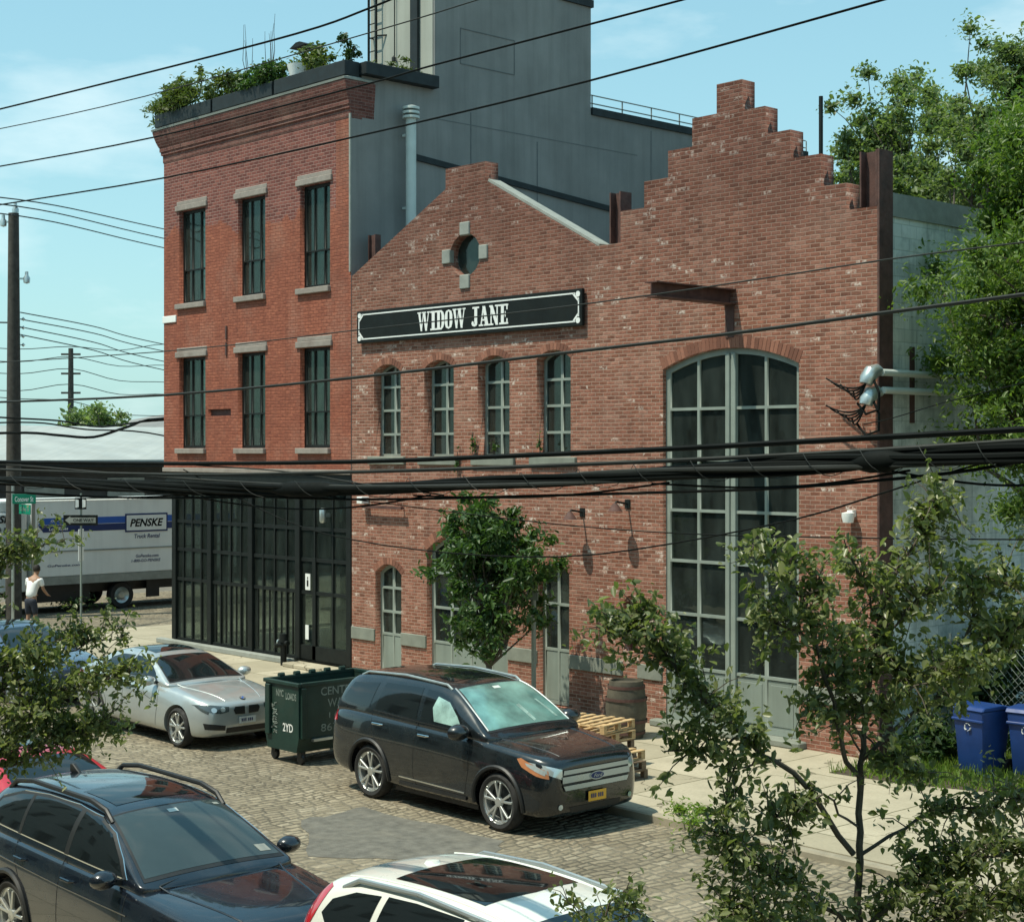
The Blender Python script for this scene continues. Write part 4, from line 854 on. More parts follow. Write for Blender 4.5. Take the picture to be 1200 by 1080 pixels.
    def line(s, pts, m, r, name, d=(0, 0, -1), lift=0.):
        """a bead laid on the skin along d through the points"""
        d = Vector(d); q = []
        for i in range(len(pts)-1):
            for f in np.linspace(0, 1, 9)[:-1 if i < len(pts)-2 else None]:
                p = Vector(pts[i]).lerp(Vector(pts[i+1]), f); h = s.hit(p-d*3, d)
                q.append((h[0] if h else p)-d*lift)
        b = MB(); b.tube(q, r, 6); return b.build(name, m, s.t, smooth=True, world=False)
    def mirrors(s, x, z, m, k=1.):
        for sy in (-1, 1):
            h = s.hit((x, sy*3, z), (0, -sy, 0)); y = (h[0].y if h else sy*s.P['w'])
            c = Vector((x+.02, y+sy*.16, z+.05)); b = MB()
            b.tube([c+Vector((-.035, 0, 0)), c+Vector((-.02, 0, 0)), c+Vector((.03, 0, 0)), c+Vector((.075, 0, -.005)), c+Vector((.1, 0, -.01))], [.085, .1, .098, .07, .02], 16)
            for i, v in enumerate(b.v): b.v[i] = (c.x+(v[0]-c.x)*k, c.y+(v[1]-c.y)*1.25*k, c.z+(v[2]-c.z)*.82*k)
            mr = b.build('wing_mirror', m, s.t, smooth=True, world=False)
            b = MB(); b.bar((x+.03, y-sy*.03, z), (x+.03, y+sy*.1, z+.03), .04, .05); b.build('mirror_arm', 'black_plastic', mr, world=False)
    def handles(s, pts, m):
        for sy in (-1, 1):
            for x, z in pts:
                h = s.hit((x, sy*3, z), (0, -sy, 0)); y = h[0].y if h else sy*s.P['w']
                b = MB(); b.tube([(x-.1, y-sy*.005, z), (x-.085, y+sy*.03, z+.003), (x+.085, y+sy*.03, z+.003), (x+.1, y-sy*.005, z)], [.012, .016, .016, .012], 8); b.build('door_handle', m, s.t, smooth=True, world=False)
    def rails(s, pts, r, m, y):
        for sy in (-1, 1):
            q = []
            for i, (x, dz) in enumerate(pts):
                h = s.hit((x, sy*y, 4), (0, 0, -1)); q.append((x, sy*y, (h[0].z if h else s.P['h'])+dz))
            b = MB(); b.tube(q, r, 8); b.build('roof_rail', m, s.t, smooth=True, world=False)
    def place(s, x, y, rot=0., z=0., k=1.):
        s.t.location = (x, y, z); s.t.rotation_euler = (0, 0, rot); s.t.scale = (k, k, k); return s
def M_paint(n, *a, **k): M[n] = paint_mat(n, *a, **k)
M_paint('paint_black', (.006, .009, .011), .2, .22); M_paint('paint_midnight', (.005, .0085, .016), .2, .2); M_paint('paint_silver', (.50, .54, .53), .55, .3)
M_paint('paint_white', (.72, .73, .67), .0, .25); M_paint('paint_red', (.5, .015, .03), .1, .25); M_paint('paint_blue', (.06, .10, .17), .3, .25)
M['sunshade'] = mat('reflective_sunshade', (.19, .38, .34), .22, .35, var=.6, scale=2.2, coat=.8)
M['side_shade'] = mat('silver_side_shade', (.42, .62, .55), .3, .4, var=.35, scale=6, coat=.6)
M['seat'] = mat('car_seat', (.05, .06, .06), .8)
def both(f):
    for sy in (-1, 1): f(sy)
# -- black SUV
P = dict(w=.955, h=1.75, wr=.375, axles=(-1.35, 1.35), flare=.03, flare_m='black_plastic', spokes=5, twin=.2, rimk=.74,
 body=[(2.20, .46, .86, .60, .56), (2.19, .30, .92, .70, .64), (2.12, .25, .97, .82, .74), (1.95, .23, 1.02, .905, .82), (1.5, .22, 1.07, .95, .87), (1.0, .22, 1.11, .957, .895), (.3, .22, 1.13, .957, .90), (-.6, .22, 1.155, .957, .90), (-1.4, .23, 1.18, .957, .895), (-2.0, .27, 1.19, .945, .88), (-2.25, .32, 1.16, .91, .84), (-2.36, .38, 1.08, .84, .78), (-2.38, .5, .95, .72, .66)],
 cabin=[(1.12, 1.12, 1.10, .86, .3), (.98, 1.19, 1.11, .865, .3), (.62, 1.44, 1.12, .87, .3), (.28, 1.63, 1.13, .875, .3), (.02, 1.70, 1.135, .88, .3), (-.5, 1.735, 1.14, .88, .3), (-1.2, 1.735, 1.16, .88, .3), (-1.85, 1.705, 1.17, .87, .3), (-2.1, 1.64, 1.17, .85, .3), (-2.25, 1.40, 1.15, .83, .3), (-2.33, 1.12, 1.08, .8, .3)])
c = Car('parked_suv', 'black SUV with teal sunshade behind its windscreen, parked right of the green dumpster', 'car', P, 'paint_black')
def f(sy):
    c.side('side_window', 'car_glass', [(-.30, 1.21), (.60, 1.19), (.44, 1.36), (.22, 1.52), (-.02, 1.60), (-.30, 1.62)], sy)
    c.side('side_window', 'car_glass', [(-.40, 1.215), (-.40, 1.625), (-1.22, 1.615), (-1.32, 1.25)], sy)
    c.side('side_window', 'car_glass', [(-1.46, 1.26), (-1.36, 1.60), (-1.95, 1.55), (-2.12, 1.32), (-2.05, 1.28)], sy)
    c.seam([(-.35, 1.2), (-.35, .45), (-.3, .36)], sy); c.seam([(.78, 1.1), (.80, .7), (.72, .36)], sy); c.seam([(-1.38, 1.2), (-1.3, .95), (-.98, .55), (-.95, .38)], sy)
    c.seam([(.72, .40), (-.93, .42)], sy, 'chrome', .013, 'door_strip'); c.seam([(.75, .33), (-.93, .33)], sy, 'black_plastic', .03, 'sill_trim')
    c.seam([(.66, 1.16), (-.35, 1.185), (-1.36, 1.225)], sy, 'black_plastic', .009, 'belt_trim')
    c.decal('headlight', 'amber_lens', [(2.12, .86), (1.72, .985), (1.66, .97), (1.76, .88), (2.0, .79), (2.14, .76)], (0, 0, 0), (1, 0, 0), (0, 0, 1), (0, -sy, 0), .006)
    c.side('headlight_lamp', 'clear_lens', [(2.1, .80), (1.84, .90), (1.80, .935), (1.95, .915), (2.1, .86)], sy, .0085)
    c.front('headlight', 'clear_lens', [(sy*.59, .87), (sy*.86, .95), (sy*.88, .88), (sy*.74, .80), (sy*.59, .74)], .008)
    c.front('fog_light', 'clear_lens', [(sy*.62+.036*math.cos(a), .40+.036*math.sin(a)) for a in np.linspace(0, 6.28, 12, endpoint=False)], .012)
    c.side('tail_light', 'red_lens', [(-2.30, .98), (-2.16, 1.0), (-2.22, 1.13), (-2.30, 1.12)], sy, .006)
both(f)
c.side('window_shade', 'side_shade', [(-.02, 1.23), (.55, 1.21), (.42, 1.34), (.2, 1.5), (-.05, 1.55), (-.1, 1.4)], -1, .006)
ws = c.screen('windscreen', 'sunshade', [(-.74, .04), (.74, .04), (.57, .96), (-.57, .96)], (.98, 1.17), (.12, 1.66))
c.screen('windscreen_edge', 'black_plastic', [(-.77, .0), (.77, .0), (.60, 1.0), (-.60, 1.0)], (.98, 1.17), (.12, 1.66), .003)
c.screen('sunshade_fold', 'side_shade', [(.02, .42), (.09, .44), (.15, .1), (.1, .08)], (.98, 1.17), (.12, 1.66), .007)
c.screen('sunshade_fold', 'side_shade', [(.42, .5), (.46, .5), (.58, .12), (.53, .12)], (.98, 1.17), (.12, 1.66), .007)
c.screen('mirror_mount', 'plate_white', [(-.06, .82), (.06, .82), (.06, .88), (-.06, .88)], (.98, 1.17), (.12, 1.66), .007)
c.front('grille', 'black_plastic', [(-.56, .59), (.56, .59), (.60, .72), (.58, .86), (-.58, .86), (-.60, .72)], .008)
for z0, z1, w0, w1 in ((.80, .855, .585, .575), (.695, .775, .60, .60), (.60, .66, .55, .585)): c.front('grille_bar', 'silver_plastic', [(-w0, z0), (w0, z0), (w1, z1), (-w1, z1)], .022)
c.front('bumper_grille', 'black_plastic', [(-.42, .30), (.42, .30), (.46, .38), (-.46, .38)], .006)
c.front('number_plate', 'plate_orange', [(-.16, .415), (.16, .415), (.16, .545), (-.16, .545)], .03, cell=.4)
for k in range(6):
    y = -.115+.035*k+(.02 if k > 2 else 0); c.front('plate_mark', 'plate_blue', [(y, .455), (y+.022, .455), (y+.022, .51), (y, .51)], .034, cell=.4)
c.front('badge', 'silver_plastic', [(.13*math.cos(a), .735+.055*math.sin(a)) for a in np.linspace(0, 6.28, 20, endpoint=False)], .03, cell=.4)
c.front('badge', 'truck_navy', [(.115*math.cos(a), .735+.043*math.sin(a)) for a in np.linspace(0, 6.28, 20, endpoint=False)], .033, cell=.4)
b = MB(); letters(b, 'Ford', (2.2455, -.075, .715), (0, 1, 0), (0, 0, 1), .15, .045, .0, .3); b.build('badge_text', 'silver_plastic', c.t, world=False)
for i, ch in enumerate('EXPLORER'):
    y = -.42+i*.12; h = c.hit((2.11, y, 3), (0, 0, -1)); b = MB(); letters(b, ch, (2.085, y-.03, (h[0].z if h else 1)+.006), (0, 1, 0), (-.95, 0, .25), .055, .05, .03); b.build('hood_letter', 'silver_plastic', c.t, world=False)
c.mirrors(.66, 1.14, 'paint_black', 1.3); c.handles([(-.16, 1.03), (-1.18, 1.06)], 'chrome'); c.rails([(.1, -.01), (.0, .03), (-.9, .035), (-1.75, .03), (-1.9, -.01)], .02, 'zinc', .62)
for sy in (-1, 1): c.line([(.95, sy*.72, 1.2), (.12, sy*.585, 1.66)], 'silver_plastic', .014, 'pillar_trim', (-.4, -sy*.55, -.75))
c.above('sunroof', 'car_glass', [(-.1, -.42), (-.1, .42), (-.75, .42), (-.75, -.42)])
c.line([(2.05, -.5, 1), (1.1, -.62, 1.2)], 'paint_black', .008, 'hood_crease'); c.line([(2.05, .5, 1), (1.1, .62, 1.2)], 'paint_black', .008, 'hood_crease')
b = MB(); b.bar((1.0, -.1, 1.17), (.9, .55, 1.235), .015, .015); b.bar((1.0, -.7, 1.14), (.93, -.1, 1.215), .015, .015); b.build('wiper', 'black_plastic', c.t, world=False)
c.place(18.87, -6.17, -.012)
# -- sedan
PS = dict(w=.9, h=1.43, wr=.325, axles=(-1.38, 1.38), spokes=5, twin=.22, rimk=.76,
 body=[(2.12, .42, .64, .52, .48), (2.10, .26, .70, .66, .60), (2.02, .20, .76, .77, .68), (1.8, .18, .83, .86, .76), (1.4, .18, .89, .895, .81), (.85, .18, .94, .90, .835), (.2, .19, .955, .90, .845), (-.8, .19, .975, .90, .85), (-1.5, .20, 1.0, .90, .84), (-2.0, .24, 1.03, .875, .78), (-2.2, .3, 1.02, .82, .72), (-2.3, .38, .93, .74, .66), (-2.32, .5, .8, .6, .55)],
 cabin=[(1.0, .945, .94, .78, .42), (.85, 1.0, .945, .79, .42), (.45, 1.19, .95, .80, .42), (.12, 1.32, .955, .81, .42), (-.2, 1.385, .96, .81, .42), (-.6, 1.41, .965, .81, .42), (-1.0, 1.39, .97, .80, .42), (-1.35, 1.31, .98, .79, .42), (-1.7, 1.16, .99, .77, .42), (-1.98, 1.03, 1.0, .74, .42)])
def sedan(label, paint, grp, kidney=True):
    c = Car('parked_sedan', label, 'car', PS, paint, grp)
    def f(sy):
        c.side('side_window', 'car_glass', [(-.36, 1.02), (.60, 1.0), (.42, 1.12), (.15, 1.25), (-.12, 1.32), (-.36, 1.335)], sy)
        c.side('side_window', 'car_glass', [(-.44, 1.02), (-.44, 1.335), (-.85, 1.32), (-1.12, 1.25), (-1.36, 1.1), (-1.32, 1.04)], sy)
        c.seam([(-.40, 1.0), (-.40, .4), (-.36, .3)], sy); c.seam([(.75, .93), (.78, .6), (.7, .3)], sy); c.seam([(-1.22, 1.0), (-1.2, .85), (-.98, .55), (-.98, .32)], sy)
        c.seam([(.64, .985), (-.4, 1.005), (-1.34, 1.025)], sy, 'black_plastic', .008, 'belt_trim')
        c.front('headlight', 'dark_lens', [(sy*.33, .70), (sy*.62, .745), (sy*.74, .74), (sy*.70, .64), (sy*.5, .60), (sy*.34, .62)], .007)
        c.side('headlight', 'dark_lens', [(2.06, .60), (1.78, .73), (1.72, .735), (1.88, .745), (2.06, .72)], sy, .006)
        for y in (.45, .6): c.front('headlight_lamp', 'clear_lens', [(sy*y+.045*math.cos(a), .665+.04*math.sin(a)) for a in np.linspace(0, 6.28, 12, endpoint=False)], .01)
        c.front('bumper_intake', 'black_plastic', [(sy*.40, .32), (sy*.74, .36), (sy*.76, .46), (sy*.62, .44), (sy*.40, .40)], .006)
        c.side('tail_light', 'red_lens', [(-2.27, .8), (-2.05, .82), (-1.95, .92), (-2.2, .96)], sy, .006)
        if kidney: c.front('kidney_grille', 'black_plastic', [(sy*.035, .56), (sy*.22, .57), (sy*.25, .64), (sy*.22, .69), (sy*.04, .69)], .01)
    both(f)
    c.screen('windscreen', 'car_glass', [(-.68, .05), (.68, .05), (.53, .98), (-.53, .98)], (.88, .99), (.08, 1.35)); c.screen('windscreen_edge', 'black_plastic', [(-.71, .0), (.71, .0), (.55, 1.0), (-.55, 1.0)], (.88, .99), (.08, 1.35), .003)
    c.above('sunroof', 'car_glass', [(-.12, -.40), (-.12, .40), (-.85, .42), (-.85, -.42)])
    c.screen('rear_window', 'car_glass', [(-.6, .05), (.6, .05), (.5, .95), (-.5, .95)], (-1.95, 1.04), (-1.2, 1.37))
    c.front('lower_intake', 'black_plastic', [(-.38, .27), (.38, .27), (.38, .36), (-.38, .36)], .006)
    c.front('number_plate', 'plate_white', [(-.16, .41), (.16, .41), (.16, .52), (-.16, .52)], .025, cell=.4)
    c.mirrors(.56, .97, paint); c.handles([(-.22, .86), (-1.1, .88)], paint)
    for sy in (-1, 1): c.line([(2.0, sy*.34, .8), (.95, sy*.6, 1)], paint, .008, 'hood_crease')
    return c
c = sedan('silver sedan with twin black grille openings parked just left of the green dumpster', 'paint_silver', 'sedans parked along the building side')
for (r, m, off) in ((.05, 'black_plastic', .012), (.04, 'silver_plastic', .015)): c.decal('badge', m, [(r*math.cos(a), r*math.sin(a)) for a in np.linspace(0, 6.28, 16, endpoint=False)], (1.99, 0, .8), (0, 1, 0), (-.9, 0, .35), (-.6, 0, -.8), off, cell=.2)
for k in (0, 2): c.decal('badge', 'truck_blue', [(0, 0)]+[(.034*math.cos(a), .034*math.sin(a)) for a in np.linspace(k*math.pi/2, (k+1)*math.pi/2, 6)], (1.99, 0, .8), (0, 1, 0), (-.9, 0, .35), (-.6, 0, -.8), .018, cell=.2)
for k in range(6):
    y = -.115+.035*k+(.02 if k > 2 else 0); c.front('plate_mark', 'plate_blue', [(y, .44), (y+.022, .44), (y+.022, .49), (y, .49)], .029, cell=.4)
c.place(10.93, -6.15, -.01)
c = sedan('dark blue sedan half hidden behind the leafy branch at the left edge', 'paint_blue', 'sedans parked along the building side', False); c.place(5.0, -6.2, 0)
c = sedan('bright red car at the left edge behind the midnight blue wagon', 'paint_red', None, False); c.place(16.95, -12.35, math.pi)
# -- midnight crossover wagon in the foreground
PW = dict(w=.92, h=1.62, wr=.36, axles=(-1.38, 1.38), spokes=5, twin=.2, rimk=.74, flare=.03,
 body=[(2.22, .45, .74, .56, .52), (2.20, .28, .82, .70, .62), (2.1, .23, .89, .82, .72), (1.85, .22, .945, .895, .80), (1.4, .22, .99, .918, .835), (.9, .22, 1.035, .92, .855), (.2, .22, 1.06, .92, .865), (-.8, .22, 1.08, .92, .87), (-1.5, .23, 1.10, .92, .86), (-2.1, .27, 1.11, .90, .83), (-2.35, .33, 1.08, .85, .78), (-2.48, .42, .98, .76, .7), (-2.5, .55, .85, .62, .56)],
 cabin=[(1.05, 1.045, 1.03, .80, .36), (.92, 1.10, 1.035, .81, .36), (.55, 1.30, 1.045, .825, .36), (.18, 1.47, 1.055, .835, .36), (-.08, 1.545, 1.06, .84, .36), (-.5, 1.585, 1.065, .84, .36), (-1.1, 1.59, 1.075, .84, .36), (-1.7, 1.56, 1.085, .83, .36), (-2.1, 1.50, 1.09, .81, .36), (-2.25, 1.38, 1.08, .79, .36), (-2.42, 1.10, 1.03, .75, .36)])
c = Car('parked_wagon', 'midnight blue crossover wagon with black roof rails in the bottom left corner', 'car', PW, 'paint_midnight')
def f(sy):
    c.side('window_frame', 'black_plastic', [(-1.98, 1.165), (.74, 1.10), (.55, 1.235), (.25, 1.40), (-.05, 1.495), (-.5, 1.535), (-1.1, 1.535), (-1.6, 1.50), (-1.98, 1.40), (-2.12, 1.26)], sy, .003)
    c.seam([(-1.98, 1.165), (-.6, 1.135), (.74, 1.10)], sy, 'chrome', .008, 'chrome_trim'); c.seam([(.74, 1.10), (.55, 1.235), (.25, 1.40), (-.05, 1.495), (-.5, 1.535), (-1.1, 1.535), (-1.6, 1.50), (-1.98, 1.40), (-2.12, 1.26)], sy, 'chrome', .006, 'chrome_trim')
    c.side('side_window', 'car_glass', [(-.32, 1.14), (.66, 1.115), (.5, 1.235), (.22, 1.395), (-.05, 1.475), (-.32, 1.505)], sy, .006)
    c.side('side_window', 'car_glass', [(-.40, 1.14), (-.40, 1.51), (-.9, 1.52), (-1.32, 1.50), (-1.32, 1.16)], sy, .006)
    c.side('side_window', 'car_glass', [(-1.36, 1.165), (-1.36, 1.50), (-1.62, 1.47), (-1.95, 1.38), (-2.07, 1.26), (-1.96, 1.185)], sy, .006)
    c.side('door_pillar', 'black_plastic', [(-.40, 1.13), (-.32, 1.13), (-.32, 1.51), (-.40, 1.515)], sy, .0075); c.side('door_pillar', 'black_plastic', [(-1.37, 1.15), (-1.31, 1.15), (-1.31, 1.505), (-1.37, 1.505)], sy, .0075)
    c.seam([(-.36, 1.1), (-.36, .45), (-.3, .34)], sy); c.seam([(.82, 1.0), (.84, .7), (.76, .34)], sy); c.seam([(-1.34, 1.1), (-1.26, .9), (-.98, .58), (-.95, .36)], sy)
    c.seam([(.78, .34), (-.95, .34)], sy, 'black_plastic', .05, 'sill_trim'); c.seam([(.9, .84), (-.3, .86), (-2.1, .92)], sy, 'paint_midnight', .009, 'door_crease')
    c.front('headlight', 'clear_lens', [(sy*.5, .82), (sy*.82, .89), (sy*.84, .82), (sy*.72, .74), (sy*.52, .72)], .008); c.side('headlight', 'clear_lens', [(2.1, .74), (1.78, .86), (1.72, .885), (2.1, .86)], sy, .006)
    c.side('tail_light', 'red_lens', [(-2.46, .95), (-2.2, .97), (-2.25, 1.08), (-2.44, 1.06)], sy, .006)
both(f)
c.screen('windscreen_edge', 'black_plastic', [(-.73, .0), (.73, .0), (.57, 1.0), (-.57, 1.0)], (.92, 1.09), (.02, 1.52), .003)
M['windscreen_glass'] = mat('grey_green_windscreen', (.035, .05, .05), .05, 0, var=.1, spec=.8)
ws = c.screen('windscreen', 'windscreen_glass', [(-.70, .05), (.70, .05), (.55, .97), (-.55, .97)], (.92, 1.09), (.02, 1.52))
c.screen('mirror_mount', 'plate_white', [(-.05, .84), (.05, .84), (.05, .9), (-.05, .9)], (.92, 1.09), (.02, 1.52), .008)
c.screen('sticker', 'stone_grey', [(.52, .1), (.64, .1), (.62, .2), (.5, .2)], (.92, 1.09), (.02, 1.52), .008); c.screen('sticker', 'stone_grey', [(.46, .88), (.52, .88), (.51, .92), (.45, .92)], (.92, 1.09), (.02, 1.52), .008)
b = MB(); b.bar((1.0, -.62, 1.065), (.86, .02, 1.145), .018, .016); b.bar((1.0, -.02, 1.075), (.86, .58, 1.13), .018, .016); b.build('wiper', 'black_plastic', c.t, world=False)
c.decal('badge', 'silver_plastic', [(.09*math.cos(a), .05*math.sin(a)) for a in np.linspace(0, 6.28, 18, endpoint=False)], (2.2, 0, .7), (0, 1, 0), (0, 0, 1), (-1, 0, 0), .03, cell=.3)
c.front('grille', 'black_plastic', [(-.42, .56), (.42, .56), (.46, .68), (.42, .79), (-.42, .79), (-.46, .68)], .008); c.front('grille_bar', 'silver_plastic', [(-.45, .66), (.45, .66), (.45, .70), (-.45, .70)], .014)
c.front('number_plate', 'plate_white', [(-.16, .4), (.16, .4), (.16, .52), (-.16, .52)], .025, cell=.4)
c.mirrors(.62, 1.06, 'paint_midnight'); c.handles([(-.18, .94), (-1.15, .96)], 'paint_midnight'); c.rails([(.1, -.01), (-.02, .055), (-.3, .07), (-1.5, .07), (-1.85, .055), (-2.0, -.01)], .026, 'black_plastic', .585)
c.above('sunroof', 'car_glass', [(-.14, -.42), (-.14, .42), (-.72, .43), (-.72, -.43)]); c.above('roof_panel_seam', 'black_plastic', [(-.74, -.44), (-.74, .44), (-.75, .44), (-.75, -.44)])
for sy in (-1, 1): c.line([(2.0, sy*.42, .9), (1.0, sy*.62, 1.05)], 'paint_midnight', .01, 'hood_crease')
b = MB(); h = c.hit((-1.75, 0, 3), (0, 0, -1)); z = h[0].z
b.prism([(-1.86, z-.01), (-1.62, z-.01), (-1.80, z+.085), (-1.86, z+.08)], -.02, .02); b.build('roof_aerial', 'black_plastic', c.t, bevel=.008, world=False)
c.place(22.08, -13.05, -.01)
# -- white crossover at the bottom edge
PH = dict(PW, h=1.7)
lift = lambda z: z*1.045
PH['body'] = [(x*.94, zb, zt*1.05, wm, wt, *r) for x, zb, zt, wm, wt, *r in PW['body']]
PH['cabin'] = [(1.0, 1.10, 1.08, .80, .34), (.88, 1.16, 1.085, .81, .34), (.52, 1.38, 1.095, .825, .34), (.16, 1.56, 1.105, .835, .34), (-.1, 1.635, 1.11, .84, .34), (-.5, 1.67, 1.12, .84, .34), (-1.1, 1.67, 1.13, .84, .34), (-1.6, 1.64, 1.14, .83, .34), (-1.98, 1.585, 1.14, .81, .34), (-2.1, 1.50, 1.13, .80, .34), (-2.3, 1.14, 1.07, .76, .34)]
PH['axles'] = (-1.3, 1.3)
c = Car('parked_crossover', 'white crossover with a dark glass sunroof cut off by the bottom edge of the photo', 'car', PH, 'paint_white')
def f(sy):
    c.side('side_window', 'car_glass', [(-.30, 1.20), (.62, 1.17), (.46, 1.29), (.2, 1.46), (-.05, 1.55), (-.30, 1.585)], sy, .006)
    c.side('side_window', 'car_glass', [(-.38, 1.205), (-.38, 1.59), (-.9, 1.595), (-1.22, 1.58), (-1.28, 1.23)], sy, .006)
    c.side('side_window', 'car_glass', [(-1.35, 1.24), (-1.30, 1.57), (-1.6, 1.54), (-1.85, 1.45), (-1.93, 1.34), (-1.84, 1.27)], sy, .006)
    c.seam([(-.34, 1.15), (-.34, .5), (-.3, .36)], sy); c.seam([(-1.3, 1.18), (-1.22, .95), (-.98, .6)], sy)
    c.side('tail_light', 'red_lens', [(-2.34, .98), (-2.2, .96), (-2.02, 1.30), (-1.93, 1.52), (-1.99, 1.53), (-2.14, 1.38)], sy, .006)
    c.front('headlight', 'clear_lens', [(sy*.5, .86), (sy*.82, .93), (sy*.84, .86), (sy*.72, .78), (sy*.52, .76)], .008)
both(f)
c.screen('windscreen', 'car_glass', [(-.70, .05), (.70, .05), (.55, .97), (-.55, .97)], (.88, 1.15), (.02, 1.61)); c.screen('rear_window', 'car_glass', [(-.66, .1), (.66, .1), (.56, .85), (-.56, .85)], (-2.28, 1.16), (-2.03, 1.57), .006)
c.above('sunroof', 'car_glass', [(-.36, -.46), (-.32, 0), (-.36, .46), (-1.36, .47), (-1.36, -.47)])
c.rails([(.1, -.02), (-.05, .045), (-.9, .05), (-1.6, .045), (-1.8, -.02)], .022, 'silver_plastic', .62)
b = MB(); h = c.hit((-1.55, 0, 3), (0, 0, -1)); b.lathe([(0, .03), (.05, .025), (.07, 0), (0, -.01)], (-1.5, 0, h[0].z)); b.build('roof_aerial', 'paint_white', c.t, smooth=True, world=False)
for sy in (-1, 1): c.line([(.05, sy*.52, 1.7), (-1.85, sy*.52, 1.7)], 'paint_white', .012, 'roof_rib')
c.mirrors(.60, 1.12, 'paint_white'); c.handles([(-.18, 1.0), (-1.1, 1.03)], 'paint_white')
c.place(27.38, -12.95, -.01)
# ------------------------------------------------------------------ rental box truck on the side street
t = thing('rental_truck', 'white rental box truck with a blue stripe parked on the side street', 'truck', (-10.5, 4, 0))
X0, X1 = -11.75, -9.3
b = MB(); b.box(X0, X1, 1.05, 8.2, 1.1, 3.40); b.build('cargo_box', 'truck_white', t, bevel=.03)
b = MB(); b.box(X1-.02, X1+.02, 1.06, 8.19, .86, 1.098); b.box(X1-.01, X1+.03, 1.05, 8.2, 3.405, 3.45); b.build('box_trim', 'stone_grey', t)
b = MB(); b.box(X1-.01, X1+.02, 1.1, 8.1, 1.84, 1.88); b.build('side_rail', 'stone_grey', t)
b = MB(); b.box(X1-.01, X1+.025, 1.045, 1.15, 1.1, 3.4); b.build('corner_post', 'zinc', t)
b = MB(); b.prism([(1.25, 2.66), (1.4, 2.86), (8.1, 2.86), (8.1, 2.66)], X1, X1+.006, 'x'); b.build('stripe', 'truck_blue', t); b = MB(); b.prism([(1.25, 2.645), (1.42, 2.44), (8.1, 2.44), (8.1, 2.645)], X1, X1+.006, 'x'); b.build('stripe', 'truck_navy', t)
ex, ez = (0, 1, 0), (0, 0, 1)
b = MB(); b.box(X1+.0065, X1+.014, 4.13, 5.62, 2.36, 2.93); b.build('name_panel', 'truck_navy', t); b = MB(); b.box(X1+.0145, X1+.02, 4.18, 5.57, 2.41, 2.88); b.build('name_panel', 'truck_white', t)
b = MB(); letters(b, 'PENSKE', (X1+.023, 4.29, 2.52), ex, ez, 1.17, .25, .035, .25); b.build('lettering', 'sign_black', t)
for tx, y_, z_, w_, h_ in (('Truck Rental', 4.45, 2.16, .9, .13), ('GoPenske.com', 4.5, 1.56, .8, .1), ('1-800-GO-PENSKE', 4.35, 1.42, 1.02, .09), ('GoPenske.com', 1.55, 1.4, 1.1, .07)):
    b = MB(); letters(b, tx, (X1+.009, y_, z_), ex, ez, w_, h_, .012, .18); b.build('lettering', 'truck_navy', t)
b = MB(); letters(b, 'One-Way', (X1+.0065, 1.66, 2.72), ex, ez, .5, .09, .012, .2); b.build('lettering', 'white', t); b = MB(); letters(b, 'Low Rates', (X1+.0065, 1.6, 2.49), ex, ez, .62, .1, .014, .2); b.build('lettering', 'white', t)
b = MB(); b.prism([(-1.6, .7), (-1.55, 1.45), (-1.1, 1.6), (-.45, 2.75), (-.1, 3.05), (.95, 3.05), (.95, .7)], X0+.12, X1-.08, 'x'); cabm = b.build('cab', 'truck_white', t, bevel=.06, seg=2)
b = MB(); b.prism([(-.2, 3.06), (.1, 3.4), (.95, 3.42), (.95, 3.06)], X0+.2, X1-.15, 'x'); b.build('wind_deflector', 'truck_white', t, bevel=.06, seg=2)
b = MB(); b.prism([(-.85, 1.75), (-.4, 2.55), (.1, 2.62), (.1, 1.7)], X1-.081, X1-.072, 'x'); b.build('cab_window', 'car_glass', t)
b = MB(); letters(b, 'PENSKE', (X1-.07, -.55, 2.75), ex, ez, 1.2, .22, .035, .25); b.build('lettering', 'sign_black', t); b = MB(); letters(b, 'Truck Rental', (X1-.07, -.2, 2.5), ex, ez, .8, .12, .012, .2); b.build('lettering', 'sign_black', t)
b = MB(); b.box(X0+.4, X1-.4, -1.4, 8.1, .55, .85); b.box(X0+.3, X1-.1, 1.2, 3.0, .35, .84); b.box(X0+.2, X1-.1, 7.9, 8.2, .45, .55); b.build('chassis', 'black_plastic', t)
for y in (-.55, 4.1):
    for x, sx in ((X1-.12, 1), (X0+.12, -1)):
        b = MB(); b.lathe([(.24, -.28), (.39, -.28), (.42, -.2), (.42, -.06), (.39, 0), (.25, -.01)], (x, y, .42), 'x', 28)
        if sx < 0: b.v = [(2*x-v[0], v[1], v[2]) for v in b.v]
        wh = b.build('wheel', 'tyre', t, smooth=True)
        b = MB(); b.lathe([(.25, -.02), (.2, -.06), (.12, -.1), (.1, -.02), (0, -.01)], (x, y, .42), 'x', 24)
        if sx < 0: b.v = [(2*x-v[0], v[1], v[2]) for v in b.v]
        b.build('rim', 'zinc', wh, smooth=True)
b = MB(); b.box(X1-.25, X1-.2, 5.0, 5.45, .3, .85); b.build('mud_flap', 'black_plastic', t)
b = MB(); b.box(X1-.1, X1+.12, -.75, -.6, 1.75, 2.2); b.bar((X1-.1, -.6, 2.1), (X1+.05, -.68, 2.1), .03, .03); b.build('wing_mirror', 'black_plastic', t, bevel=.02)
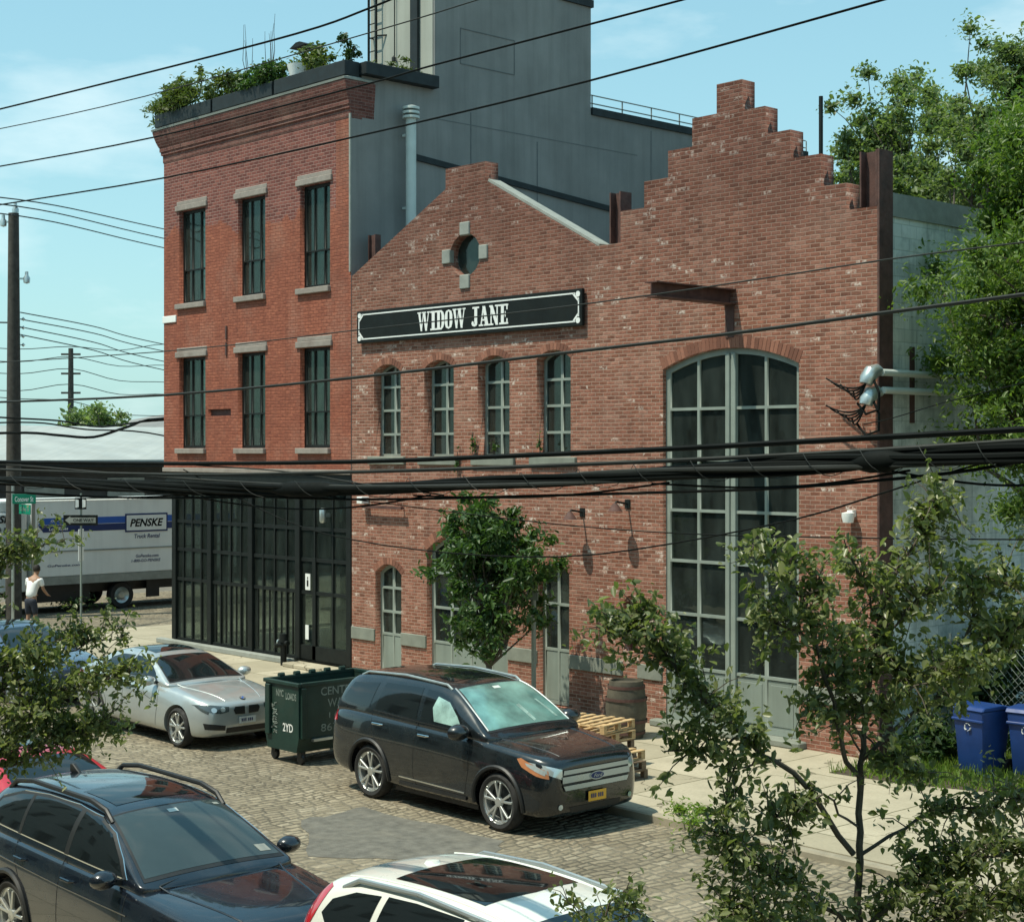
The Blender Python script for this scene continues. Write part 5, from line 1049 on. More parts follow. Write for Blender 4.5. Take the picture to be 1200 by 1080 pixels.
# ------------------------------------------------------------------ dumpster
t = thing('dumpster', 'dark green open dumpster with worn stencil lettering between silver sedan and black SUV', 'dumpster', (14.4, -5.6, 0))
DX0, DX1, DY0, DY1 = 14.08, 14.98, -6.5, -4.75
b = MB(); b.prism([(DX0+.06, .2), (DX1-.06, .2), (DX1, .42), (DX1, 1.22), (DX0, 1.22), (DX0, .42)], DY0, DY0+.03); b.prism([(DX0+.06, .2), (DX1-.06, .2), (DX1, .42), (DX1, 1.22), (DX0, 1.22), (DX0, .42)], DY1-.03, DY1)
b.box(DX0, DX0+.03, DY0+.03, DY1-.03, .42, 1.22); b.box(DX1-.03, DX1, DY0+.03, DY1-.03, .42, 1.22); b.box(DX0+.06, DX1-.06, DY0+.03, DY1-.03, .2, .23)
b.quad((DX1-.06, DY0+.03, .2), (DX1-.06, DY1-.03, .2), (DX1, DY1-.03, .42), (DX1, DY0+.03, .42)); b.quad((DX0+.06, DY0+.03, .2), (DX0+.06, DY1-.03, .2), (DX0, DY1-.03, .42), (DX0, DY0+.03, .42)); b.build('container', 'dumpster', t)
b = MB(); b.box(DX0-.03, DX1+.03, DY0-.03, DY0+.035, 1.221, 1.28); b.box(DX0-.03, DX1+.03, DY1-.035, DY1+.03, 1.221, 1.28); b.box(DX0-.03, DX0+.035, DY0+.036, DY1-.036, 1.221, 1.28); b.box(DX1-.035, DX1+.03, DY0+.036, DY1-.036, 1.221, 1.28); b.build('rim_rail', 'dumpster', t, bevel=.008)
b = MB(); b.box(DX0+.05, DX0+.17, DY0-.05, DY0-.002, .42, 1.2); b.box(DX1+.002, DX1+.05, DY0+.03, DY0+.12, .42, 1.2); b.build('fork_pocket', 'dumpster', t, bevel=.008)
b = MB(); b.box(DX1-.02, DX1+.05, DY0+.25, DY0+1.05, .36, .40); b.build('bottom_lip', 'zinc', t)
for i in range(5): b = MB(); y = DY0+.3+i*.3; b.lathe([(.0, -.05), (.035, -.05), (.035, .05), (0, .05)], (DX0, y, 1.3), 'y', 10); b.build('hinge', 'dumpster', t)
for x, y in ((DX0+.1, DY0+.12), (DX1-.1, DY0+.12), (DX0+.1, DY1-.12), (DX1-.1, DY1-.12)):
    b = MB(); b.lathe([(0, -.03), (.08, -.03), (.09, 0), (.08, .03), (0, .03)], (x, y, .09), 'y', 16); b.box(x-.05, x+.05, y-.045, y+.045, .12, .2); b.build('caster', 'black_plastic', t)
b = MB(); e1, e2 = (0, 1, 0), (0, 0, 1)
letters(b, 'CENTRAL', (DX1+.003, DY0+.42, 1.05), e1, e2, .78, .13, .01); b.build('lettering', 'stencil', t); b = MB(); letters(b, 'WASTE', (DX1+.003, DY0+.55, .86), e1, e2, .55, .13, .01); b.build('lettering', 'stencil', t); b = MB(); letters(b, '1 (800)', (DX1+.003, DY0+.58, .66), e1, e2, .42, .12, .005); b.build('lettering', 'stencil', t); b = MB(); letters(b, '867-777', (DX1+.003, DY0+.42, .49), e1, e2, .75, .12, .005)
b.build('lettering', 'stencil', t); b = MB(); letters(b, 'NYC', (DX0+.3, DY0-.003, 1.03), (1, 0, 0), e2, .2, .11, .02); b.build('lettering', 'stencil', t); b = MB(); letters(b, 'LOADS', (DX0+.56, DY0-.003, 1.0), (1, 0, 0), e2, .28, .11, .02); b.build('lettering', 'stencil', t)
b = MB(); letters(b, '2YD', (DX0+.48, DY0-.003, .5), (1, 0, 0), e2, .27, .13, .02); b.build('size_marking', 'white', t)
b = MB()   # sticker scrawl
for i in range(22): x, z = DX0+.2+rng.random()*.09, .45+i*.022; b.bar((x-.04, DY0-.006, z), (x+.05*rng.random()+.02, DY0-.006, z+.03*rng.normal()), .004, .014)
b.build('graffiti', 'stencil', t)
# ------------------------------------------------------------------ trees and plants
def gzp(px, py, z=0.):
    r = ray(px, py); return CAMP + r*((z-CAMP.z)/r.z)
c = at(1285, 372, 24.0)
tree('street_tree', 'big bright green leafy tree along the right edge before the pale block wall', 'tree', (c.x+.4, c.y, .1), c, (2.3, 2.3, 3.9), 430, 520, .092, 'leaf_big', .22, clump_r=(.3, .62), droop=.6, aspect=.34, seed=11, shell=.5)
c = at(1046, 172, 42.)
tree('tall_tree', 'airy tree behind the warehouse with sky showing through, just right of the tall rusty post', 'tree', (c.x, c.y, 0), c, (1.5, 1.5, 2.3), 95, 260, .115, 'leaf_far', .2, group='trees behind the warehouse', clump_r=(.25, .55), droop=.3, aspect=.5, seed=5, shell=.4)
c = at(1200, 150, 37.)
tree('tall_tree', 'higher feathery tree rising behind the big bright tree in the top right corner', 'tree', (c.x, c.y, 0), c, (2.2, 2.2, 2.6), 150, 420, .105, 'leaf_far', .24, group='trees behind the warehouse', clump_r=(.25, .6), droop=.3, aspect=.45, seed=8, shell=.4)
c = at(1010, 232, 46.)
tree('tall_tree', 'low tree top peeping between the brick steps and the tall rusty post', 'tree', (c.x, c.y, 0), c, (1.1, 1.1, 1.4), 40, 300, .13, 'leaf_far', .15, group='trees behind the warehouse', clump_r=(.3, .5), seed=9)
c = at(1090, 255, 40.)
tree('tall_tree', 'dense dark tree low behind the block wall top', 'tree', (c.x, c.y, 0), c, (1.3, 1.3, 1.3), 60, 320, .13, 'leaf_far', .15, group='trees behind the warehouse', clump_r=(.3, .5), seed=10)
lob = [((14.2, -1.9, 1.9), (1.15, 1.15, .7)), ((14.1, -1.9, 2.7), (1.15, 1.1, .8)), ((14.1, -1.9, 3.5), (.75, .75, .7)), ((14.45, -1.7, 3.0), (1.1, .95, .7))]
tree('young_street_tree', 'young dark green tree on the pavement in front of the arched doors', 'tree', (14.1, -1.9, .1), (14.2, -1.9, 2.6), (1.1, 1.1, 1.6), 150, 95, .12, 'leaf_street', .06, clump_r=(.18, .36), droop=.6, aspect=.36, seed=21, trunk_to=(14.2, -1.9, 3.7), lobes=lob, shell=.35)
b = MB(); b.box(13.5, 14.7, -2.5, -1.3, .1, .115); meta(b.build('tree_pit', 'soil'), kind='structure')
def limb_tree(name, label, cat, base, limbs, leaf, lm, seed, dens=1., bark='bark', twig=.2, per=10):
    """limbs: list of (points [(px, py, distance)], r0, r1, twigs, first part left bare)"""
    global rng
    rng = np.random.default_rng(seed); t = thing(name, label, cat, base); b = MB(); cs = []
    for pts, r0, r1, ntw, bare in limbs:
        P = [at(*p) for p in pts]; Q = []
        for i in range(len(P)-1):
            seg = jitter(P[i], P[i+1], .035, 4); Q += seg[:-1] if i < len(P)-2 else seg
        n = len(Q); b.tube(Q, [r0+(r1-r0)*i/(n-1) for i in range(n)], 7)
        for k in range(int(ntw*dens)):
            f = bare+(1-bare)*rng.random()**.8; i = min(int(f*(n-1)), n-2); o = Q[i].lerp(Q[i+1], f*(n-1)-i)
            d = Vector(rng.normal(size=3)); d.z = d.z*.7+.25; d.normalize(); L = twig*(.25+1.05*rng.random()**1.5); e = o+d*L; m = (o+e)/2+Vector((0, 0, .02))
            b.tube([o, m, e], [r1*.7+.0012, r1*.5+.001, .0012], 4, cap=False)
            for q in range(int(per*(.6+.8*rng.random()))):
                g = 1.05-.75*rng.random()**2.2; cs.append(np.array(o+(e-o)*g)+rng.normal(size=3)*leaf*.62)
    b.build('branches', bark, t, smooth=True); leaf_obj('foliage', np.array(cs), leaf, lm, t, droop=.55, aspect=.5, fold=.35); return t
D0 = 7.0
L = [([(1014, 1200, 7.0), (1008, 1010, 7.0), (1008, 930, 7.0), (1012, 860, 7.0), (1020, 790, 7.05), (1030, 730, 7.05), (1052, 665, 7.1), (1082, 615, 7.1), (1104, 578, 7.1)], .018, .004, 64, .42),
 ([(1008, 930, 7.0), (985, 860, 6.9), (962, 780, 6.85), (945, 715, 6.8), (925, 655, 6.8), (880, 645, 6.75)], .012, .003, 40, .3),
 ([(955, 750, 6.85), (920, 735, 6.8), (885, 720, 6.8)], .006, .003, 15, .3), ([(945, 710, 6.8), (965, 670, 6.8)], .005, .003, 8, .2),
 ([(1000, 1000, 7.0), (930, 905, 6.8), (862, 852, 6.7), (802, 795, 6.6), (752, 735, 6.6), (712, 745, 6.55)], .014, .003, 74, .3),
 ([(870, 860, 6.7), (830, 880, 6.7), (778, 880, 6.65)], .006, .003, 18, .25), ([(800, 790, 6.6), (780, 760, 6.6)], .005, .003, 8, .2), ([(915, 890, 6.8), (860, 900, 6.7), (850, 960, 6.6)], .006, .003, 14, .2),
 ([(1010, 890, 7.0), (1070, 835, 7.1), (1120, 795, 7.2), (1170, 755, 7.2), (1215, 715, 7.3)], .011, .004, 52, .25),
 ([(1110, 800, 7.2), (1138, 730, 7.2), (1142, 660, 7.25)], .008, .003, 22, .3), ([(1135, 700, 7.2), (1165, 680, 7.2), (1200, 690, 7.2)], .006, .003, 18, .1),
 ([(1008, 880, 7.0), (985, 842, 6.9), (945, 828, 6.85)], .005, .002, 20, .2), ([(1012, 860, 7.0), (1050, 895, 6.95), (1092, 905, 6.95)], .005, .002, 18, .2), ([(1030, 740, 7.05), (1050, 780, 7.0), (1080, 800, 7.0)], .005, .002, 16, .2),
 ([(1025, 760, 7.05), (1075, 700, 7.0), (1110, 690, 7.0)], .006, .003, 20, .3), ([(1030, 730, 7.05), (1015, 690, 7.0), (990, 640, 7.0)], .006, .003, 16, .2),
 ([(1010, 1000, 7.0), (1080, 955, 7.1), (1150, 945, 7.15), (1215, 935, 7.2)], .009, .003, 34, .2), ([(1020, 850, 7.0), (1050, 820, 6.9), (1100, 790, 6.9), (1160, 775, 6.9)], .006, .0025, 30, .15),
 ([(1012, 1100, 7.0), (940, 1040, 6.8), (880, 1010, 6.7), (845, 975, 6.6)], .012, .003, 56, .1), ([(1012, 1090, 7.0), (1070, 1030, 6.9), (1130, 1010, 6.9), (1210, 990, 6.9)], .012, .004, 76, .1),
 ([(985, 1130, 6.9), (900, 1080, 6.6), (850, 1060, 6.6)], .01, .003, 44, .1), ([(1012, 1120, 7), (1100, 1075, 6.8), (1200, 1060, 6.8)], .01, .003, 70, .1),
 ([(1008, 970, 7), (965, 930, 6.8), (930, 950, 6.8), (900, 960, 6.75)], .006, .003, 24, .2), ([(1012, 880, 7), (1000, 820, 6.9), (985, 790, 6.9), (975, 740, 6.9)], .006, .003, 26, .2)]
bp = at(1014, 1200, 7.0)
limb_tree('sapling', 'tall sapling with open branches in the right foreground before the kerb', 'tree', (bp.x, bp.y, .1), [([(1014, 1200, 7.0), (1015, 1800, 7.0)], .026, .018, 0, 0)]+L, .036, 'leaf_near', 31, dens=1.55, bark='bark', twig=.19, per=15)
L = [([(-120, 980, 11.6), (-60, 860, 11.6), (10, 800, 11.6), (70, 765, 11.6), (150, 742, 11.6)], .02, .003, 62, .25), ([(-60, 820, 11.6), (-25, 720, 11.6), (5, 655, 11.6), (35, 640, 11.6), (76, 634, 11.6)], .010, .003, 30, .15),
 ([(-60, 860, 11.6), (20, 860, 11.5), (80, 855, 11.5), (140, 850, 11.5)], .012, .003, 60, .2), ([(0, 800, 11.5), (60, 810, 11.4), (110, 800, 11.4), (150, 790, 11.4)], .008, .003, 52, .1), ([(-40, 900, 11.5), (30, 890, 11.4), (95, 860, 11.4), (140, 830, 11.4)], .009, .003, 44, .15),
 ([(-60, 810, 11.6), (0, 785, 11.6), (50, 755, 11.6), (110, 735, 11.6)], .008, .003, 22, .1), ([(-50, 690, 11.6), (-15, 665, 11.6), (8, 648, 11.6)], .007, .003, 34, .05), ([(-70, 740, 11.5), (-35, 720, 11.5), (-14, 712, 11.5)], .007, .003, 40, .05), ([(-60, 880, 11.4), (0, 850, 11.3), (60, 830, 11.3)], .007, .003, 52, .05), ([(-60, 900, 11.3), (0, 880, 11.3), (50, 880, 11.3)], .007, .003, 26, .05), ([(-50, 790, 11.4), (10, 780, 11.4), (50, 770, 11.4)], .007, .003, 44, .05)]
bp = at(-120, 980, 11.6)
limb_tree('sapling', 'dense leafy branches reaching in from the left edge in front of the dark blue sedan', 'tree', (bp.x, bp.y, .1), [([(-120, 980, 11.6), (-125, 1330, 11.6)], .04, .03, 0, 0)]+L, .046, 'leaf_near', 41, dens=1.3, twig=.24, per=15)
L = [([(700, 1160, 8.2), (705, 1085, 8.2), (715, 1055, 8.2), (735, 1040, 8.2)], .008, .002, 16, .3), ([(703, 1100, 8.2), (680, 1070, 8.2), (665, 1055, 8.2)], .005, .002, 12, .3), ([(703, 1100, 8.2), (730, 1075, 8.2), (745, 1070, 8.2)], .005, .002, 9, .3)]
bp = at(700, 1600, 8.2)
limb_tree('sapling', 'few leafy twigs poking up over the white crossover windscreen at the bottom edge', 'plant', (bp.x, bp.y, .1), [([(700, 1160, 8.2), (700, 1500, 8.2)], .012, .008, 0, 0)]+L, .045, 'leaf_near', 51, twig=.12, per=8)
rng = np.random.default_rng(77)
# lot on the right: fence, vines, bins, grass
flat('grass_ground', [(21.1, -1.3), (22.2, -1.2), (26, 0), (32, 6), (32, 30), (21.1, 30)], .104, 'soil')
n = 9000; gx = 21.1+rng.random(n)*5; gy = -1.3+rng.random(n)*5.2; k = gy > -1.25+np.maximum(0, (gx-22.2))*.33+.1*rng.normal(size=n); gx, gy = gx[k], gy[k]; n = len(gx)
h = .09+.12*rng.random(n); a = rng.random(n)*6.28; w = .012; l = rng.normal(size=(n, 2))*.05
V = np.stack([np.stack([gx-w*np.cos(a), gy-w*np.sin(a), np.full(n, .1)], 1), np.stack([gx+w*np.cos(a), gy+w*np.sin(a), np.full(n, .1)], 1), np.stack([gx+l[:, 0]+.003, gy+l[:, 1], .1+h], 1), np.stack([gx+l[:, 0]-.003, gy+l[:, 1], .1+h], 1)], 1).reshape(-1, 3)
o = link('grass', np_mesh('grass', V, np.arange(n*4).reshape(-1, 4)), 'grass'); meta(o, 'bright green grass strip along the pavement under the blue bins', 'grass', kind='stuff')
bush('hedge_vine', 'dark climbing greenery on the fence at the foot of the block wall', 'vine', (21.75, 2.2, 1.2), (.5, 1.2, 1.1), 3600, .11, 'leaf_dark', 'greenery along the fence', stems=14)
bush('hedge_vine', 'dark greenery on the fence behind the blue bins', 'vine', (23.6, 2.9, 1.3), (1.5, .8, 1.2), 4600, .11, 'leaf_dark', 'greenery along the fence', stems=14)
bush('low_shrub', 'low dark shrub at the foot of the brick corner beside the grass', 'shrub', (21.5, .6, .5), (.4, .7, .4), 1400, .09, 'leaf_dark', 'greenery along the fence')
bush('low_shrub', 'leafy weeds between the low dark shrub and the left blue bin', 'shrub', (22.1, .7, .35), (.25, .35, .25), 700, .08, 'leaf_street', 'greenery along the fence')
t = thing('chain_link_fence', 'dark green chain-link fence behind the blue bins at the foot of the block wall', 'fence', (21.2, 1.6, .1))
b = MB()
for i in range(45): x = 21.2+i*.12; b.bar((x, 1.7, .1), (min(x+1.7, 26.6), 1.7, .1+min(1.7, 26.6-x)), .006, .006); b.bar((x, 1.7, .1+min(1.7, 30)), (min(x+1.7, 26.6), 1.7, 1.8-min(1.7, 26.6-x)), .006, .006)
b.build('wire_mesh', 'frame', t)
for x in (21.25, 23.2, 25.2): b = MB(); b.tube([(x, 1.72, .1), (x, 1.72, 1.95)], .03, 10); b.build('fence_post', 'zinc', t, smooth=True)
b = MB(); b.tube([(21.2, 1.72, 1.86), (26.6, 1.72, 1.86)], .02, 8); b.build('top_rail', 'zinc', t, smooth=True)
def wheelie(x, y, rot, lab):
    t = thing('recycling_bin', lab, 'bin', (0, 0, 0), 'blue recycling bins by the fence')
    b = MB(); s = [(.22, .25, .06), (.25, .29, .6), (.275, .33, .93), (.275, .33, .96)]; vs = []
    for hx, hy, z in s: vs += [(-hx, -hy, z), (hx, -hy, z), (hx, hy, z), (-hx, hy, z)]
    fs = [(i*4+k, i*4+(k+1) % 4, i*4+4+(k+1) % 4, i*4+4+k) for i in range(3) for k in range(4)]+[(3, 2, 1, 0), (12, 13, 14, 15)]; b.add(vs, fs); b.build('bin_body', 'blue_plastic', t, smooth=True, bevel=.025, seg=2, world=False)
    b = MB(); b.prism([(-.36, .965), (.34, .965), (.36, .99), (.1, 1.045), (-.3, 1.03)], -.3, .3, 'x'); b.build('lid', 'blue_plastic', t, bevel=.015, world=False)
    b = MB(); b.box(-.285, .285, -.345, -.29, .80, .84); b.build('front_rib', 'blue_plastic', t, bevel=.01, world=False); b = MB(); b.box(-.26, .26, .34, .38, .9, .94); b.build('handle_rib', 'blue_plastic', t, bevel=.01, world=False)
    for sx in (-1, 1): b = MB(); b.lathe([(0, -.03), (.11, -.03), (.12, 0), (.11, .03), (0, .03)], (sx*.27, .28, .12), 'x', 18); b.build('wheel', 'tyre', t, world=False)
    b = MB()   # recycling arrows emblem
    for k in range(3):
        a = k*2.094+.5; p = [Vector((.0+.055*math.cos(a+q), -.314-.0, .72+.055*math.sin(a+q))) for q in (0, .9, 1.5)]; b.bar(p[0], p[1], .006, .022, (0, 1, 0)); b.bar(p[1], p[2], .006, .034, (0, 1, 0))
    b.build('recycling_mark', 'white', t, world=False); t.location = (x, y, .1); t.rotation_euler = (0, 0, rot); return t
wheelie(22.68, .30, -.15, 'left blue recycling bin on the grass, nearer the brick warehouse'); wheelie(23.36, .60, .1, 'right blue recycling bin cut by the right edge of the photo')
for i, (px, py, s, lab) in enumerate(((796, 955, .22, 'green weed tuft at the kerb joint right of the black SUV nose'), (812, 972, .28, 'dry yellow green weed patch over the kerb edge'), (822, 953, .14, 'tiny weed in the pavement crack above the kerb patch'), (85, 712, .5, 'low bush by the rear of the rental truck'))):
    p = gzp(px, py, .1); t = thing('weed_tuft', lab, 'weed', (p.x, p.y, .1), 'weeds at the kerb' if i < 3 else None); b = MB(); b.tube([(p.x, p.y, .1), (p.x, p.y, .1+s*.6)], .008, 5); b.build('stem', 'bark', t); leaf_obj('foliage', blob((p.x, p.y, .1+s*.35), (s*(1.6 if i < 3 else 2.4), s, s*.6), 240 if i < 3 else 600), .07 if i < 3 else .11, 'grass' if i < 3 else 'leaf_street', t, droop=-.3, aspect=.28)
# ------------------------------------------------------------------ side street: poles, signs, person, far buildings
def upole(name, lab, px, ytop, D, r, arms):
    p = at(px, 529, D); top = CAMP.z+(HY-ytop)*D/FPX
    t = thing(name, lab, 'utility pole', (p.x, p.y, 0), 'utility poles'); b = MB(); b.tube([(p.x, p.y, 0), (p.x, p.y, top*.55), (p.x, p.y, top)], [r*1.25, r*1.05, r*.8], 12); b.build('mast', 'pole_wood', t, smooth=True)
    for z in arms: b = MB(); a = Vector((p.x, p.y, z)); b.bar(a-RT*.5, a+RT*.5, .09, .1); b.build('crossarm', 'pole_wood', t)
    return t, p, top
t, p, top = upole('utility_pole', 'thick dark wooden utility pole near the left edge behind the street signs', 16, 250, 47, .19, [])
b = MB(); b.tube([(p.x-.25, p.y, 7.0), (p.x-.25, p.y, 0)], .09, 10); b.build('cable_guard', 'pole_wood', t, smooth=True)
for dx, z in ((-.3, top-.25), (.05, top+.1), (.38, top-1.9)): 
    q = Vector((p.x, p.y, z))+RT*dx; b = MB(); b.lathe([(0, -.15), (.09, -.12), (.1, .02), (.05, .1), (.05, .2), (0, .22)], q, n=12); b.bar(Vector((p.x, p.y, z)), q, .05, .05); b.build('insulator', 'zinc', t, smooth=True)
for z in (8.7, 8.45, 8.2, 7.95): q = Vector((p.x, p.y, z))+RT*.28; b = MB(); b.lathe([(0, -.06), (.06, 0), (0, .06)], q, n=10); b.bar(Vector((p.x, p.y, z)), q, .03, .03); b.build('insulator', 'zinc', t)
upole('utility_pole', 'thin distant utility pole with crossarms behind the long pale roof', 83, 408, 84, .16, [9.9, 8.9, 7.9])
t = thing('street_sign_pole', 'thin steel pole carrying two green street name blades at the left edge', 'street sign', (*(at(15, 529, 40.)[:2]), .1)); p = at(15, 529, 40.)
b = MB(); b.tube([(p.x, p.y, .1), (p.x, p.y, 4.0)], .035, 10); b.build('pole', 'zinc', t, smooth=True)
def plate(name, c, w, h, m, parent, nrm=-FW, th=.02):
    n = Vector(nrm).normalized(); e = Vector((0, 0, 1)).cross(n).normalized(); b = MB(); b.bar(c-e*w/2, c+e*w/2, th, h); b.v = [tuple(v) for v in b.v]; return b.build(name, m, parent, bevel=.004), e, n
nn = (-FW*.9+RT*.25); q = Vector((p.x, p.y, 3.68))+RT*.28
o, e, n_ = plate('name_blade', q, .56, .24, 'green_sign', t, nn); b = MB(); letters(b, 'Conover St', q+n_*.0125-e*.22-Vector((0, 0, .07)), e, (0, 0, 1), .44, .13, .012); b.build('lettering', 'white', o)
q = Vector((p.x, p.y, 3.42))+RT*.3; o, e, n_ = plate('name_blade', q, .62, .24, 'green_sign', t, -FW*.55-RT*.6); b = MB(); letters(b, 'Coffey St', q+n_*.0125-e*.24-Vector((0, 0, .07)), e, (0, 0, 1), .48, .13, .012); b.build('lettering', 'frame', o)
p = at(95, 529, 44.6); t = thing('one_way_sign', 'sign post with a small route marker above a black ONE WAY arrow sign', 'street sign', (p.x, p.y, .1)); b = MB(); b.tube([(p.x, p.y, .1), (p.x, p.y, 3.7)], .03, 8); b.build('pole', 'frame', t, smooth=True)
q = Vector((p.x, p.y, 2.96))-FW*.05; o, e, n_ = plate('one_way_plate', q, .95, .29, 'sign_black', t)
b = MB(); f0 = q+n_*.012; P2 = lambda a, z: f0+e*a+Vector((0, 0, z)); b.add([P2(-.43, 0), P2(-.28, -.115), P2(-.28, -.075), P2(.42, -.075), P2(.42, .075), P2(-.28, .075), P2(-.28, .115)], [(0, 1, 2, 3, 4, 5, 6)]); b.build('arrow', 'stone_grey', o)
b = MB(); letters(b, 'ONE WAY', f0+n_*.004-e*.2-Vector((0, 0, .045)), e, (0, 0, 1), .56, .09, .015); b.build('lettering', 'sign_black', o)
q = Vector((p.x, p.y, 3.42))-FW*.05; o, e, n_ = plate('route_marker', q, .32, .32, 'sign_black', t); 
for a0, a1 in ((-.14, -.05), (.05, .14)):
    b = MB(); b.add([q+n_*.012+e*a_+Vector((0, 0, z_)) for a_, z_ in ((a0, -.12), (a1, -.10), (a1, .10), (a0, .12))], [(0, 1, 2, 3)]); b.build('marker_panel', 'white', o)
for z in (2.5, 2.05): q = Vector((p.x, p.y, z)); plate('parking_plate', q, .3, .42, 'white', t, RT*.97-FW*.2)
# person by the truck
def skin(name, V, E, rad, m, parent, sub=1):
    me = bpy.data.meshes.new(name); me.from_pydata([tuple(v) for v in V], E, []); o = bpy.data.objects.new('s', me); COL.objects.link(o)
    md = o.modifiers.new('s', 'SKIN'); 
    for i, r in enumerate(rad): me.skin_vertices[0].data[i].radius = (r, r) if not isinstance(r, tuple) else r
    me.skin_vertices[0].data[0].use_root = True
    sb = o.modifiers.new('b', 'SUBSURF'); sb.levels = sb.render_levels = sub
    dg = bpy.context.evaluated_depsgraph_get(); r = bpy.data.meshes.new_from_object(o.evaluated_get(dg)); bpy.data.objects.remove(o)
    r.polygons.foreach_set('use_smooth', [True]*len(r.polygons)); return link(name, r, m, parent, False)
p = gzp(36, 741, .0); t = thing('person', 'person in a white t-shirt seen from behind, bending slightly beside the rental truck', 'person', (p.x, p.y, 0))
# x = right of the figure, y = forward
V = [(0, 0, .93), (0, .03, 1.08), (0, .10, 1.25), (0, .17, 1.42), (0, .22, 1.51), (0, .26, 1.58), (0, .29, 1.68), (0, .28, 1.76)]; E = [(i, i+1) for i in range(7)]; Rr = [(.15, .11), (.13, .1), (.155, .11), (.15, .1), .058, .075, .088, .055]
for s in (-1, 1):
    i = len(V); V += [(s*.2, .17, 1.41), (s*.25, .2, 1.16), (s*.22, .40, 1.02), (s*.2, .48, .98)]; E += [(3, i), (i, i+1), (i+1, i+2), (i+2, i+3)]; Rr += [.058, .045, .034, (.035, .02)]
    for k in range(5): j = len(V); V += [(s*(.2+(k-2)*.02), .53, .965-.004*k), (s*(.2+(k-2)*.024), .57-(.02 if k in (0, 4) else 0), .94)]; E += [(i+3, j), (j, j+1)]; Rr += [.009, .008]
    i = len(V); V += [(s*.1, 0, .85), (s*.11, .06, .48), (s*.12, -.02, .09), (s*.12, .13, .04)]; E += [(0, i), (i, i+1), (i+1, i+2), (i+2, i+3)]; Rr += [.085, .058, .042, (.04, .03)]
skin('body', V, E, Rr, 'skin', t)
V = [(0, 0, .90), (0, .03, 1.08), (0, .10, 1.25), (0, .17, 1.41)]; E = [(0, 1), (1, 2), (2, 3)]; Rr = [(.175, .135), (.165, .13), (.18, .135), (.165, .115)]
for s in (-1, 1): i = len(V); V += [(s*.2, .17, 1.4), (s*.24, .19, 1.22)]; E += [(3, i), (i, i+1)]; Rr += [.08, .068]
skin('t_shirt', V, E, Rr, 'shirt', t)
V = [(0, 0, .96), (0, 0, .86)]; E = [(0, 1)]; Rr = [(.165, .13), (.155, .125)]
for s in (-1, 1): i = len(V); V += [(s*.1, .01, .8), (s*.11, .055, .46)]; E += [(1, i), (i, i+1)]; Rr += [.1, .085]
skin('shorts', V, E, Rr, 'trouser', t)
b = MB(); b.lathe([(0, .115), (.06, .1), (.098, .04), (.1, -.03), (.08, -.07), (0, -.05)], (0, .265, 1.70), n=16); b.build('hair', 'hair', t, smooth=True, world=False)
for s in (-1, 1): b = MB(); b.lathe([(0, -.02), (.018, 0), (0, .02)], (s*.09, .29, 1.66), n=8); b.build('ear', 'skin', t, smooth=True, world=False)
b = MB(); b.tube([(0, .37, 1.68), (0, .40, 1.655), (0, .37, 1.645)], [.01, .016, .012], 6); b.build('nose', 'skin', t, smooth=True, world=False)
t.rotation_euler = (0, 0, .5)
# far buildings beyond the side street
t = thing('low_warehouse', 'long low dark warehouse with a pale corrugated roof beyond the side street', 'building', (-24, 20, 0))
b = MB(); b.box(-31, -17.5, -30, 60, 0, 4.5); b.build('wall', mat('dark_clad_wall', (.045, .045, .042), .8, var=.3, scale=.6, streak=.5), t)
b = MB(); b.prism([(-31.4, 4.45), (-24.2, 5.75), (-17.0, 4.45), (-17.0, 4.55), (-24.2, 5.87), (-31.4, 4.55)], -30.2, 60.2); b.build('roof', 'roof_light', t)
b = MB(); b.box(-17.1, -16.9, -30.2, 60.2, 4.3, 4.46); b.build('gutter', 'black_metal', t)
for i in range(12): y = -8+i*3.2; b = MB(); b.box(-17.52, -17.45, y, y+1.5, 2.9, 3.9); b.build('window', 'stone_grey', t)
t = thing('far_shed', 'dark roofed shed just left of the brick corner above the pale roof', 'building', (-40, 31, 0)); b = MB(); b.prism([(22, 0), (44, 0), (44, 5.2), (33, 7.3), (22, 5.5)], -52, -33, 'x'); b.build('wall', 'roof_dark', t); b = MB(); b.prism([(21.6, 5.45), (33, 7.32), (44.4, 5.2), (44.4, 5.35), (33, 7.5), (21.6, 5.6)], -52.3, -32.7, 'x'); b.build('roof', 'stucco', t)
c = at(112, 500, 75.)
tree('distant_tree', 'round distant tree rising above the long pale roof', 'tree', (c.x, c.y, 0), c, (1.9, 1.9, 1.0), 40, 120, .2, 'leaf_far', .2, clump_r=(.4, .7), seed=61)
c = at(70, 520, 110.)
for i in range(5):
    q = at(-20+i*60, 530, 120+10*i); tree('distant_tree', ['farthest tree line clump at the left edge', 'hazy tree clump left of the distant pole', 'hazy tree clump right of the distant pole', 'hazy tree clump before the brick corner', 'tree clump hidden behind the brick corner'][i], 'tree', (q.x, q.y, 0), (q.x, q.y, 4.4), (4, 4, 1.6), 24, 90, .4, 'leaf_far', .2, group='far tree line', clump_r=(.8, 1.4), seed=70+i)
